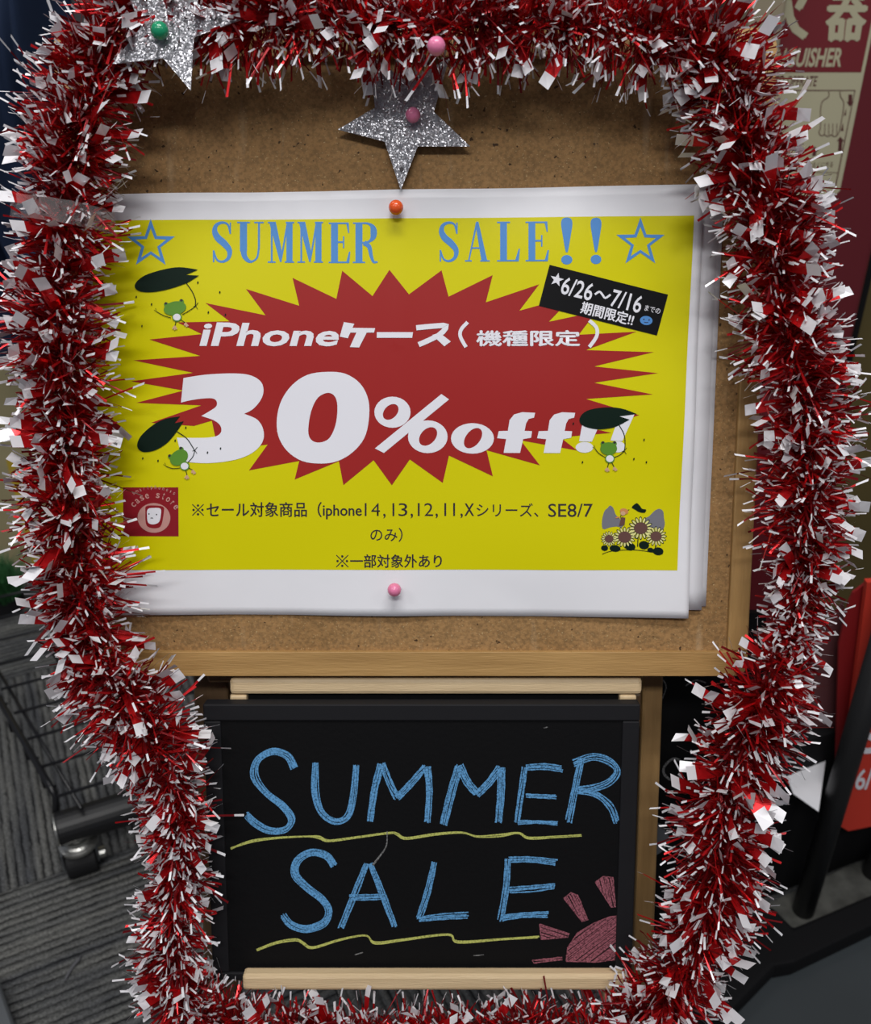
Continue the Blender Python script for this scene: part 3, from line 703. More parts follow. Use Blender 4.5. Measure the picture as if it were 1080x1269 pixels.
def pin(px, py, n, stand, col, label, r=.0050):
    q = bl(px, py, n+stand); q.z = n
    rt = root('push_pin', q, FB); tag(rt, label, 'push pin', 'ball-headed push pins')
    g = G(); g.ball((q.x, q.y, n+stand), r, 20, 12); g.build('ball_head', M['pin_'+col], rt, smooth=True)
    g = G(); g.tube([(q.x, q.y, n-.0035), (q.x, q.y, n+stand-r*.8)], .0006, 8); g.build('needle', M['pin_steel'], rt)
pin(512, 142.5, .0047, .0065, 'pink', 'pink ball pin in the middle of the silver star above the poster')
pin(491, 257, .0000, .0075, 'orange', 'orange ball pin at the top centre of the yellow poster')
pin(489, 731, .0000, .0085, 'pink', 'pink ball pin in the white margin below the poster print')
pin(198, 38, .0592, .0060, 'green', 'green ball pin through the glitter star in the top left corner', r=.0054)
pin(541, 57, .058, .012, 'pink', 'pink ball pin half buried in the tinsel above the centre star', r=.0055)

# ================================================================== THE TINSEL GARLAND
GP = [(250, 22, 82), (185, 12, 80), (140, 30, 78), (116, 95, 80), (100, 170, 84), (84, 240, 80), (78, 320, 82), (78, 400, 84), (80, 480, 80), (82, 560, 82), (88, 640, 82), (100, 720, 84), (122, 800, 86),
      (156, 868, 86), (194, 925, 80), (219, 985, 72), (223, 1050, 56), (216, 1110, 62), (217, 1180, 70), (232, 1250, 72), (300, 1276, 76), (400, 1281, 74), (520, 1283, 74), (640, 1281, 74), (740, 1274, 78),
      (810, 1250, 86), (852, 1190, 90), (878, 1110, 88), (894, 1030, 86), (906, 950, 88), (934, 880, 90), (978, 802, 60), (988, 745, 58), (994, 670, 74), (998, 590, 78), (994, 510, 80), (980, 430, 82), (966, 350, 84),
      (950, 270, 88), (930, 190, 88), (906, 108, 88), (864, 50, 92), (760, 34, 86), (660, 32, 84), (560, 30, 84), (460, 32, 80), (350, 26, 78)]
path = []
for x, y, r in GP:
    n = .034 if y < 880 else max(.026, .034-(y-880)*.00004)
    q = bl(x, y, n); path.append((q.x, q.y, q.z, r*.00049))
path = smooth_closed(path, 12)
NP = len(path); cum = [0]
for i in range(NP): cum.append(cum[-1]+(Vector(path[(i+1) % NP][:3])-Vector(path[i][:3])).length)
LEN = cum[-1]
import bisect as _b
def axis(s):
    s %= LEN; i = min(NP-1, _b.bisect_right(cum, s)-1); t = (s-cum[i])/max(1e-9, cum[i+1]-cum[i]); a = path[i]; b = path[(i+1) % NP]
    P = Vector([a[d]*(1-t)+b[d]*t for d in range(3)]); T = (Vector(b[:3])-Vector(a[:3])).normalized(); return P, T, a[3]*(1-t)+b[3]*t
garland = root('tinsel_garland', axis(0)[0], FB)
tag(garland, 'red foil tinsel garland with silver white tips looped around the corkboard and chalkboard', 'garland')
g = G(); cpts = [axis(LEN*k/260)[0] for k in range(261)]; g.tube(cpts, .0022, 6, caps=False); g.build('core_cord', M['cord'], garland)
def frame_at(s):
    P, T, R = axis(s); N = Vector((0, 0, 1)); B = T.cross(N).normalized(); return P, T, N, B, R
def lowest(P): return .0035
rnd = random.Random(11)
V = []; F = []; FM = []
NF = 18500
for k in range(NF):
    # strips sit in little tufts that spiral round the cord
    s = rnd.random()*LEN; tuft = round(s/.006)*.006
    s = tuft + rnd.gauss(0, .0021) if rnd.random() < .7 else s
    P, T, N, B, R = frame_at(s)
    a = rnd.random()*2*PI
    if math.sin(a) < -.1 and rnd.random() < .55: a = -a
    D = (N*math.sin(a)+B*math.cos(a) + T*max(-.75, min(.75, rnd.gauss(0, .36)))).normalized()
    lump = .90+.10*math.sin(s*75+1.3*math.sin(s*31))+.13*math.cos(a-s*52)
    L = R*(rnd.uniform(.70, 1.08) if rnd.random() < .8 else rnd.uniform(.4, 1.06))*lump
    bare = rnd.random() < .47
    if bare: L *= .84
    side = D.cross(Vector((rnd.gauss(0, 1), rnd.gauss(0, 1), rnd.gauss(0, 1)))).normalized()
    bend = D.cross(side)*max(-.8, min(.8, rnd.gauss(0, .42)))*L
    hw = rnd.uniform(.0005, .00078); tip = rnd.uniform(.0052, .0090)
    P = P+(B*rnd.gauss(0, 1)+N*abs(rnd.gauss(0, .6)))*.0045; p0 = P+D*.0015; p1 = P+D*L*.5+bend*.25; p3 = P+D*L+bend; d3 = (p3-p1).normalized(); p2 = p3-d3*tip
    tw = side.lerp(D.cross(side), rnd.random()*.8).normalized()
    b = len(V)
    for q, sd, ww in ((p0, side, hw*.7), (p1, side, hw), (p2, tw, hw*1.1), (p3, tw, hw*1.25)):
        lo = (.0035 if sd is None or q.y > BOT+.006 else .0108)+rnd.random()*.004
        for sg in (-1, 1):
            v = q+sd*sg*ww
            if v.z < lo: v.z = lo
            V.append(v)
    F += [(b, b+1, b+3, b+2), (b+2, b+3, b+5, b+4), (b+4, b+5, b+7, b+6)]
    mi = 2 if rnd.random() < .46 else 0
    FM += [mi, mi, mi if bare else 1]
o = link_mesh('fine_tinsel', V, F, [M['foil_red'], M['foil_white'], M['foil_deep']], garland, fm=FM); o['kind'] = 'stuff'
# broad strips: a set of shapes shared by 300 single strips, the others joined
def strip_shape(rn):
    """points of a strip along +Z from its root, unit: metres for R=.042"""
    L = rn.uniform(.033, .044); w_ = rn.uniform(.0036, .0044); tip = rn.uniform(.0075, .0090)
    bend = rn.gauss(0, .30); tw = rn.gauss(0, .6); rows = []
    ts = [.0, .3, .55, 1-tip/L-.0001, 1-tip/L, 1.0]
    for t in ts:
        z = L*t; x = bend*L*t*t; a = tw*t; rows.append((x, z, a, w_*(.35+.65*min(1, t*2.2))))
    v = []; f = []; fm = []
    for x, z, a, ww in rows:
        for sg in (-1, 1): v.append((x+math.sin(a)*ww*sg*.9, math.cos(a)*ww*sg, z))
    for i in range(len(rows)-1): f.append((2*i, 2*i+1, 2*i+3, 2*i+2)); fm.append(1 if i >= 3 else 0)
    return v, f, fm
rs = random.Random(5); shapes = [strip_shape(rs) for _ in range(14)]
smesh = []
for v, f, fm in shapes:
    me = bpy.data.meshes.new('broad_strip'); me.from_pydata(v, [], f); me.materials.append(M['foil_red']); me.materials.append(M['foil_white'])
    me.polygons.foreach_set('material_index', fm); me.update(); smesh.append(me)
NS = 1000; singles = 0; V = []; F = []; FM = []
camB = FBI @ C0
for k in range(NS):
    c = rnd.randrange(190)
    s = (c+rnd.gauss(0, .28))/190*LEN; P, T, N, B, R = frame_at(s)
    a = rnd.random()*2*PI
    if math.sin(a) < -.15: a = -a if rnd.random() < .7 else a
    D = (N*math.sin(a)+B*math.cos(a)+T*max(-.6, min(.6, rnd.gauss(0, .30)))).normalized()
    Sx = D.orthogonal().normalized(); Sx.rotate(Matrix.Rotation(rnd.random()*2*PI, 3, D)); Sy = D.cross(Sx)
    sc_ = R/.042*rnd.uniform(.88, 1.12)
    Mx = Matrix(((Sx.x*sc_, Sy.x*sc_, D.x*sc_, P.x), (Sx.y*sc_, Sy.y*sc_, D.y*sc_, P.y), (Sx.z*sc_, Sy.z*sc_, D.z*sc_, P.z), (0, 0, 0, 1)))
    i = rnd.randrange(len(shapes))
    tipp = Mx @ Vector((0, 0, .04)); wp = FB @ tipp; dd = wp-C0; zz = dd.dot(FWD); px = CX+dd.dot(RGT)/zz*FPX; py = CY-dd.dot(UPC)/zz*FPX
    inview = -15 < px < 1095 and -15 < py < 1284
    low = min((Mx @ Vector(v)).z for v in shapes[i][0])
    if inview and singles < 300 and low > (.004 if P.y > BOT+.04 else .0105) and math.sin(a) > -.05:
        o = bpy.data.objects.new('broad_strip', smesh[i]); COL.objects.link(o); o.parent = garland
        o.matrix_local = Matrix.Translation(-Vector(garland['_o'])) @ Mx
        singles += 1
    else:
        b = len(V)
        for v in shapes[i][0]:
            q = Mx @ Vector(v)
            lo = .0045 if q.y > BOT+.006 else .011
            if q.z < lo: q.z = lo+rnd.random()*.002
            V.append(q)
        F += [tuple(j+b for j in q) for q in shapes[i][1]]; FM += shapes[i][2]
o = link_mesh('broad_tinsel', V, F, [M['foil_red'], M['foil_white']], garland, fm=FM); o['kind'] = 'stuff'
# clear bands that hold lengths of tinsel together
for bx, by in ((100, 268),):
    best = min(range(0, 600), key=lambda k: (axis(LEN*k/600)[0]-bl(bx, by, .034)).length); s0 = LEN*best/600
    P, T, N, B, R = frame_at(s0); gg = G(); n_ = 14; vv = []
    for j in (-1, 0, 1):
        for k in range(n_+1):
            a = PI*(k/n_); rr = R*(.80+.05*math.sin(k*2.3+j)); vv.append(P+T*(.007*j)+B*math.cos(a)*rr+N*math.sin(a)*rr)
    gg.add(vv, [(j*(n_+1)+k, j*(n_+1)+k+1, (j+1)*(n_+1)+k+1, (j+1)*(n_+1)+k) for j in (0, 1) for k in range(n_)])
    gg.build('clear_band', M['film'], garland, smooth=True)['label'] = 'clear plastic band'

# ================================================================== EASEL, CHALKBOARD
def bbox_px(x0, x1, ytop, ybot, n0, n1, g, m=0):
    a = bl((x0+x1)/2, ytop, n1); b = bl((x0+x1)/2, ybot, n1); l = bl(x0, (ytop+ybot)/2, n1).x; r = bl(x1, (ytop+ybot)/2, n1).x
    g.box((l, b.y, n0), (r, a.y, n1), m)
# pale A-frame board behind the chalkboard
NA = -.0045; NC = .0085
AV0 = bl(540, 1226, NA).y; AV1 = min(bl(540, 841, NA).y, BOT-.0006)
AU0 = bl(284, 843, NA).x; AU1 = bl(797, 843, NA).x
stand = root('pale_board_stand', ((AU0+AU1)/2, AV0, NA), FB)
tag(stand, 'pale wood framed board below the corkboard, its ledge carrying the chalkboard', 'board stand')
rw = .0125
g = G(); g.box((AU0, AV1-rw, NA-.018), (AU1, AV1, NA)); bevel(g.build('top_rail', M['pale_h'], stand), .003)
LB0 = bl(300, 1210, NC+.012).x; LB1 = bl(781, 1210, NC+.012).x
LV = bl(540, 1209, NC+.012).y
g = G(); g.box((LB0, LV-.0125, NC+.0008), (LB1, LV, NC+.012)); bevel(g.build('ledge_lip', M['pale_h'], stand), .0025)
g = G(); g.box((LB0, LV-.0165, NA+.0006), (LB1, LV-.0125, NC+.0004)); bevel(g.build('ledge', M['pale_h'], stand), .001)
g = G(); g.box((AU0, LV-.016, NA-.018), (AU0+rw, AV1-rw-.0004, NA)); bevel(g.build('stile', M['pale_v'], stand), .0015)
g = G(); g.box((AU1-rw-.004, LV-.016, NA-.018), (AU1-.004, AV1-rw-.0004, NA)); bevel(g.build('stile', M['pale_v'], stand), .0015)
g = G(); g.box((AU0+rw+.0004, LV-.014, NA-.012), (AU1-rw-.0004, AV1-rw-.0004, NA-.006)); g.build('panel', M['black_board'], stand)
g = G(); g.box((LB1-.017, LV-.030, NA-.016), (LB1-.003, LV-.0167, NA+.016)); bevel(g.build('foot_block', M['pale_v'], stand), .0015)
# easel behind everything
ea_v0 = -.62
easel = root('wooden_easel', (0, ea_v0, -.05), FB)
tag(easel, 'tan wooden easel whose posts show beside the chalkboard and carry the corkboard', 'easel')
ne0, ne1 = -.066, -.0475
def post(x0, x1, y, m, g): l = bl(x0, y, ne1).x; r = bl(x1, y, ne1).x; g.box((l, ea_v0, ne0), (r, TOP-.06, ne1), m)
g = G(); post(792, 817, 1000, 0, g); bevel(g.build('post', M['tan_wood'], easel), .002)
g = G(); post(240, 283, 860, 0, g); bevel(g.build('post', M['brown_wood'], easel), .002)
yb = bl(500, 858, ne1).y
g = G(); l = bl(283, 860, ne1).x; r = bl(792, 860, ne1).x
PL = bl(283, 860, ne1).x; PR = bl(792, 1000, ne1).x
g.box((PL+.0004, yb-.03, ne0), (PR-.0004, yb-.001, ne1)); bevel(g.build('crossbar', M['brown_wood'], easel), .002)
g = G(); g.box((PL+.0004, TOP-.16, ne0), (PR-.0004, TOP-.12, ne1)); bevel(g.build('crossbar', M['tan_wood'], easel), .002)
for uu in (bl(277, 840, -.03).x,):
    g = G(); g.box((uu-.010, BOT-.012, -.0470), (uu+.010, BOT+.05, -.0205)); bevel(g.build('hanger_block', M['brown_wood'], easel), .002)
g = G(); g.box((PR-.04, BOT+.01, -.0470), (PR-.01, BOT+.05, -.0205)); bevel(g.build('hanger_block', M['brown_wood'], easel), .002)
# legs down to the floor behind
for uu in (PL+.01, PR+.005):
    top = FB @ Vector((uu, .05, ne0-.012)); bot = Vector((top.x, top.y+.30, .012)); g = G()
    g.tube([FBI @ top, FBI @ bot], .011, 8); g.build('back_leg', M['tan_wood'], easel)

# chalkboard standing on the ledge
cb = [bl(252, 876, NC), bl(798, 870, NC), bl(780, 1200, NC), bl(263, 1203, NC)]
CU0 = (cb[0].x+cb[3].x)/2; CU1 = (cb[1].x+cb[2].x)/2; CV0 = LV-.0121; bb_ = .006; CV1 = (cb[0].y+cb[1].y)/2
chalk = root('chalkboard', ((CU0+CU1)/2, CV0, NC-.006), FB)
tag(chalk, 'black chalkboard reading summer sale in blue chalk, standing on the pale ledge', 'chalkboard')
bw = .0125
g = G(); g.box((CU0+bw-.001, CV0+bb_-.001, NC-.010), (CU1-bw+.001, CV1-bw+.001, NC-.0018)); g.build('writing_surface', M['black_board'], chalk)
g = G(); g.box((CU0, CV1-bw, NC-.012), (CU1, CV1, NC)); bevel(g.build('frame_rail', M['black_frame'], chalk), .001)
g = G(); g.box((CU0, CV0, NC-.012), (CU1, CV0+bb_, NC)); bevel(g.build('frame_rail', M['black_frame'], chalk), .001)
g = G(); g.box((CU0, CV0+bb_+.0003, NC-.012), (CU0+bw, CV1-bw-.0003, NC)); bevel(g.build('frame_stile', M['black_frame'], chalk), .001)
g = G(); g.box((CU1-bw, CV0+bb_+.0003, NC-.012), (CU1, CV1-bw-.0003, NC)); bevel(g.build('frame_stile', M['black_frame'], chalk), .001)
CS = ((lambda u, v: NC-.0017), NC-.0017)
CF = ((lambda u, v: NC), NC)
rc = random.Random(3)
def chalk_line(strokes, width, n, thin=1.6, name='chalk_letter', m='chalk_blue', lay=1):
    p = Print()
    for st in strokes:
        for k in range(n):
            off = (k-(n-1)/2)/max(1, n-1)*width if n > 1 else 0
            ph = rc.random()*6; L = len(st)
            q = []
            for i, (x, y) in enumerate(st):
                a = st[max(0, i-1)]; b = st[min(L-1, i+1)]; dx, dy = b[0]-a[0], b[1]-a[1]; d = math.hypot(dx, dy) or 1
                o_ = off+rc.gauss(0, .35); q.append((x-dy/d*o_+rc.gauss(0, .25), y+dx/d*o_+rc.gauss(0, .25)))
            e = rc.uniform(-1.5, 1.5); dx, dy = q[-1][0]-q[-2][0], q[-1][1]-q[-2][1]; d = math.hypot(dx, dy) or 1; q[-1] = (q[-1][0]+dx/d*e, q[-1][1]+dy/d*e)
            p.stroke(q, (lambda ph: (lambda t: thin*(1+.3*math.sin(t*23+ph))))(ph), 6)
    return p.build(name, M[m], chalk, lay, surf=CS)
LET = [([[(365, 952), (357, 937), (338, 931), (320, 942), (316, 962), (330, 983), (351, 999), (362, 1015), (354, 1028), (334, 1029), (316, 1020), (305, 1009)]], 8, 6),
       ([[(391, 945), (391, 982), (398, 1006), (416, 1018), (431, 1012), (438, 988), (441, 948)]], 7, 5),
       ([[(459, 1018), (465, 978), (473, 946)], [(474, 946), (482, 968), (492, 989)], [(492, 989), (510, 970), (528, 950)], [(530, 950), (532, 980), (530, 1019)]], 7, 5),
       ([[(550, 1022), (559, 985), (569, 949)], [(570, 948), (579, 968), (591, 984)], [(591, 985), (606, 970), (621, 950)], [(622, 951), (621, 985), (618, 1019)]], 8, 5),
       ([[(651, 951), (646, 985), (641, 1019)], [(652, 951), (675, 950), (697, 953)]], 6, 4),
       ([[(652, 986), (670, 987), (689, 987)], [(642, 1019), (668, 1019), (692, 1020)]], 4, 3),
       ([[(721, 938), (713, 978), (705, 1018)], [(711, 946), (735, 938), (757, 944), (765, 956), (755, 969), (735, 977), (716, 979)], [(716, 979), (740, 985), (757, 1000), (765, 1019)]], 7, 4),
       ([[(414, 1073), (405, 1060), (385, 1057), (368, 1067), (366, 1084), (381, 1100), (399, 1114), (408, 1129), (401, 1144), (380, 1151), (361, 1146), (350, 1134)]], 8, 6),
       ([[(455, 1070), (441, 1104), (423, 1150)], [(459, 1070), (474, 1108), (489, 1148)], [(433, 1112), (455, 1112), (478, 1111)]], 6, 4),
       ([[(538, 1068), (530, 1105), (519, 1138)], [(519, 1139), (548, 1136), (580, 1134)]], 6, 4),
       ([[(630, 1064), (627, 1102), (621, 1141)], [(631, 1065), (660, 1065), (690, 1069)], [(631, 1103), (660, 1101), (688, 1098)], [(623, 1137), (650, 1134), (680, 1133)]], 6, 4)]
for st, wd, n in LET: chalk_line(st, wd, n, thin=1.65)
YL = [[(286, 1051), (312, 1042), (345, 1038), (382, 1036), (396, 1038), (408, 1042), (440, 1038), (482, 1032), (492, 1034), (504, 1039), (540, 1034), (573, 1032), (592, 1037), (620, 1035), (643, 1032), (656, 1038), (690, 1037), (720, 1035)],
      [(318, 1177), (342, 1168), (366, 1165), (376, 1169), (388, 1174), (420, 1165), (453, 1159), (465, 1168), (500, 1164), (555, 1158), (568, 1167), (620, 1164), (668, 1161)]]
for L in YL: chalk_line([L], 1.6, 2, thin=1.8, name='chalk_line', m='chalk_yellow')
# pink sun in the corner
def hatch(poly, ang_, step, thin):
    """fill an outline with pencil-like hatch lines"""
    c, s_ = math.cos(ang_), math.sin(ang_); pr = [(x*c+y*s_, -x*s_+y*c) for x, y in poly]
    lo = min(q[1] for q in pr); hi = max(q[1] for q in pr); out = []; y = lo+step*.4
    while y < hi:
        xs = []
        for i in range(len(pr)):
            a, b = pr[i], pr[(i+1) % len(pr)]
            if (a[1]-y)*(b[1]-y) < 0: xs.append(a[0]+(b[0]-a[0])*(y-a[1])/(b[1]-a[1]))
        xs.sort()
        for i in range(0, len(xs)-1, 2):
            x0, x1 = xs[i]+rc.uniform(-.6, .6), xs[i+1]+rc.uniform(-.6, .6); j0, j1 = rc.uniform(-.8, .8), rc.uniform(-.8, .8)
            out.append([(x0*c-(y+j0)*s_, x0*s_+(y+j0)*c), (x1*c-(y+j1)*s_, x1*s_+(y+j1)*c)])
        y += step*rc.uniform(.8, 1.15)
    p = Print()
    for L in out: p.stroke(L, thin, 1)
    return p
for poly, an in (([(702, 1191), (704, 1174), (716, 1156), (736, 1144), (756, 1136), (770, 1134), (771, 1188), (740, 1192)], 2.5), ([(738, 1093), (748, 1086), (760, 1087), (763, 1124), (758, 1124)], 1.35), ([(699, 1113), (708, 1106), (716, 1109), (729, 1140), (722, 1142)], 1.1),
                 ([(669, 1145), (706, 1157), (704, 1161), (671, 1164)], .3), ([(660, 1190), (697, 1186), (697, 1189), (662, 1193)], 0)):
    hatch(poly, an, 1.9, 1.6).build('pink_chalk_sun', M['chalk_pink'], chalk, 1, surf=CS)
    p = Print(); p.stroke(poly+[poly[0]], 1.3, 1); p.build('pink_chalk_sun', M['chalk_pink'], chalk, 2, surf=CS)
for L, wd in (([(480, 1030), (479, 1048), (470, 1062), (462, 1072)], lambda t: 1.0+1.6*t), ([(440, 1183), (450, 1180)], 1.3), ([(587, 1184), (600, 1183)], 1.2), ([(674, 902), (679, 901)], 1.2)):
    p = Print(); p.stroke(L, wd, 5); p.build('chalk_smudge', M['chalk_grey'], chalk, 2, surf=CS)

# black board behind at the right, with some grey chalk
NB = -.11
bb = root('rear_blackboard', (bl(860, 1000, NB).x, bl(860, 1150, NB).y, NB), FB)
tag(bb, 'black board with grey chalk curves half hidden behind the right side tinsel', 'blackboard')
g = G(); a = bl(700, 760, NB); b = bl(930, 1150, NB); g.box((a.x, b.y, NB-.012), (b.x, a.y, NB)); g.build('panel', M['black_board'], bb)
for L, wd in (([(848, 945), (836, 940), (825, 948), (823, 958), (832, 966), (846, 962)], 3), ([(811, 935), (816, 945), (815, 958), (810, 963)], 2), ([(820, 868), (826, 852), (822, 842)], 1.6), ([(850, 850), (862, 843), (875, 846)], 1.6)):
    p = Print(); p.stroke(L, wd, 5); p.build('chalk_curve', M['chalk_grey'], bb, 1, surf=((lambda u, v: NB), NB))
g = G(); q = [bl(808, 1022, NB+.012), bl(826, 1030, NB+.012), bl(832, 1043, NB+.012), bl(820, 1056, NB+.012), bl(807, 1064, NB+.012)]
prism(g, [(t.x, t.y) for t in q], NB+.0006, NB+.012); o = g.build('grey_clip', M['steel'], bb)

# ================================================================== LEFT BACKGROUND: cart, cloth, box, green blades
cart = root('wire_cart', on_z(105, 1100)); tag(cart, 'black wire cart on a caster at the lower left, standing on the carpet', 'cart')
ZD = .135
rimA = on_z(-60, 765, ZD); rimB = on_z(64, 978, ZD)
dr = (rimB-rimA).normalized()
g = G(); g.tube([rimA, rimB-dr*.02, rimB, rimB+Vector((.004, -.002, -.012)), on_z(69, 1026, ZD-.055)], .0050, 10); g.build('rim_wire', M['black_wire'], cart, smooth=True)
wdir = (on_z(125, 971, ZD)-on_z(73, 987, ZD)).normalized()
# rim position of each cross wire
base = on_z(0, 855, ZD); 
stepv = (on_z(52, 950, ZD)-on_z(17, 884, ZD))/2
w2 = on_z(17, 884, ZD)
for k in range(-5, 4):
    a = w2+stepv*k
    g = G(); g.tube([a, a+wdir*.30], .0025, 8); g.build('deck_wire', M['black_wire'], cart, smooth=True)
long0 = on_z(20, 840, ZD-.004); long1 = on_z(101, 1002, ZD-.004); dl = dr
for off in (0, .09, .18, .27):
    a = long1 + wdir*off; g = G(); g.tube([a-dl*.42, a], .0028, 8); g.build('long_wire', M['black_wire'], cart, smooth=True)
for x, y in ((10, 893), (30, 927), (51, 962), (-8, 860)):
    a = on_z(x, y, ZD-.003); g = G(); g.tube([a, a+Vector((0, 0, -.022)), a+Vector((.002, 0, -.026))+wdir*.008, a+wdir*.016+Vector((0, 0, -.026))], .0024, 8); g.build('hook_wire', M['black_wire'], cart, smooth=True)
tA = on_z(72, 1028, ZD-.045); tB = on_z(175, 996, ZD-.045); td = (tB-tA).normalized()
g = G(); g.tube([tA, tB+td*.25], .0245, 24); bevel(g.build('cross_tube', M['black'], cart, smooth=False), .001)
g = G(); g.tube([tA-td*.0035, tA-td*.0005], .024, 24); bevel(g.build('end_cap', M['chrome'], cart), .001)
wp = on_z(107, 1094, .022)
sx = on_z(104, 1055, .055); stemc = Vector((wp.x, wp.y+.004, 0)); cz = ZD-.045-.021
tc_ = tA+td*((Vector((wp.x, wp.y, tA.z))-tA).dot(td))
print('caster', wp, 'tube pt', tc_)
stemc = Vector(((tc_.x+wp.x)/2, (tc_.y+wp.y)/2, 0))
caster = root('caster', (wp.x, wp.y, 0))
caster.parent = cart; caster.matrix_world = Matrix.Translation(Vector((wp.x, wp.y, 0))); caster['_o'] = (wp.x, wp.y, 0)
caster.location = Vector((wp.x, wp.y, 0))-Vector(cart['_o']); caster.matrix_parent_inverse = Matrix.Identity(4)
g = G(); s0 = Vector((tc_.x, tc_.y, 0)); g.tube([s0+Vector((0, 0, z)) for z in (.049, .051, .056, .058, .060, .066, .067, .071)], [.021, .027, .027, .021, .018, .018, .014, .014], 24)
g.build('swivel_plate', M['chrome'], caster)
g = G(); ax = Vector((td.x, td.y, 0)).normalized(); wc = Vector((s0.x, s0.y-.004, .024)); g.tube([wc-ax*.021, wc-ax*.019, wc+ax*.019, wc+ax*.021], [.021, .0235, .0235, .021], 28); g.build('wheel', M['rubber'], caster)
g = G(); g.tube([wc+ax*.0255, wc+ax*.034], .008, 12); g.build('axle_nut', M['chrome'], caster)
g = G()
for sg in (-1, 1):
    c = wc+ax*sg*.0235; t2 = ax.cross(Vector((0, 0, 1))); A_ = c-t2*.012; B_ = c+t2*.012; th_ = ax*.0012
    g.hexa([A_-th_+Vector((0, 0, -.004)), B_-th_+Vector((0, 0, -.004)), B_+th_+Vector((0, 0, -.004)), A_+th_+Vector((0, 0, -.004)), A_-th_+Vector((0, 0, .028)), B_-th_+Vector((0, 0, .028)), B_+th_+Vector((0, 0, .028)), A_+th_+Vector((0, 0, .028))])
g.build('fork', M['steel'], caster)
# lint on the carpet
g = G(); pts = [on_z(x, y, .003) for x, y in ((80, 1216), (84, 1208), (90, 1198), (97, 1190), (101, 1184))]; g.tube(pts, [.0012, .002, .0022, .0025, .001], 6)
tag(g.build('lint_strand', M['lint'], smooth=True), 'small grey twist of lint lying on the carpet at the lower left', 'lint')
g = G(); a, b, c, d = on_z(-60, 1180, .03), on_z(-2, 1212, .03), on_z(26, 1290, .03), on_z(-60, 1300, .03)
g.hexa([Vector((q.x, q.y, .0005)) for q in (d, c, b, a)]+[d, c, b, a]); o = bevel(g.build('steel_base_plate', M['steel']), .004)
tag(o, 'grey steel base plate just entering the bottom left corner, on the carpet', 'base plate')
# navy cloth
g = G(); nu, nv = 60, 40; Yc = 1.55
A = on_y(-140, -120, Yc); B_ = on_y(108, -120, Yc); zt = A.z; zb = on_y(0, 452, Yc).z
for j in range(nv+1):
    t = j/nv; z = zt*(1-t)+zb*t
    for i in range(nu+1):
        s_ = i/nu; x = A.x+(B_.x-A.x-.02-.05*math.sin(t*PI*.9))*s_
        y = Yc + .045*math.sin(s_*13+.8*math.sin(t*4))+.02*math.sin(s_*29+t*5)+.04*math.cos(t*7+s_*3)
        g.v.append(Vector((x, y, z)))
for j in range(nv):
    for i in range(nu): a = j*(nu+1)+i; g.f.append((a, a+nu+1, a+nu+2, a+1)); g.m.append(0)
o = g.build('navy_cloth', M['navy'], smooth=True); tag(o, 'dark navy cloth hanging in folds at the upper left behind the tinsel', 'cloth')
sm = o.modifiers.new('thickness', 'SOLIDIFY'); sm.thickness = .004
# beige carton behind with a yellow panel
bx = root('beige_carton', on_z(-60, 700)); tag(bx, 'beige carton with a yellow patch standing behind the left side tinsel', 'box')
yb_ = on_z(0, 705).y
xl = on_y(-140, 560, yb_).x; xr = on_y(58, 560, yb_).x; zt_ = on_y(0, 400, yb_).z; zt_ = max(.2, zt_)
g = G(); g.box((xl, yb_, .0005), (xr, yb_+.3, zt_)); bevel(g.build('carton_body', M['beige'], bx), .003)
a = on_y(8, 570, yb_); b = on_y(52, 700, yb_)
g = G(); g.box((a.x, yb_-.0015, b.z), (b.x-.004, yb_-.0004, a.z)); g.build('yellow_patch', M['yellow_card'], bx)
# green plastic grass
P0 = on_z(2, 752, 0); rg = random.Random(2)
gg = root('green_grass_tuft', P0); tag(gg, 'tuft of dark green plastic grass on the floor at the left edge', 'artificial grass')
g = G(); g.tube([P0+Vector((0, 0, .0005)), P0+Vector((0, 0, .03))], [.05, .04], 16); g.build('pot', M['matt_black'], gg)
g = G()
for k in range(900):
    a = rg.random()*2*PI; r = .045*math.sqrt(rg.random()); p0 = P0+Vector((math.cos(a)*r, math.sin(a)*r, .028)); an = rg.random()*2*PI; sp = abs(rg.gauss(0, .035)); h = rg.uniform(.04, .085)
    p1 = p0+Vector((math.cos(an)*sp*.4, math.sin(an)*sp*.4, h*.6)); p2 = p0+Vector((math.cos(an)*sp, math.sin(an)*sp, h)); wv = Vector((-math.sin(an), math.cos(an), 0))*.0011
    g.add([p0-wv, p0+wv, p1+wv, p1-wv, p2], [(0, 1, 2, 3), (3, 2, 4)])
g.build('blades', M['green_blade'], gg)['kind'] = 'stuff'

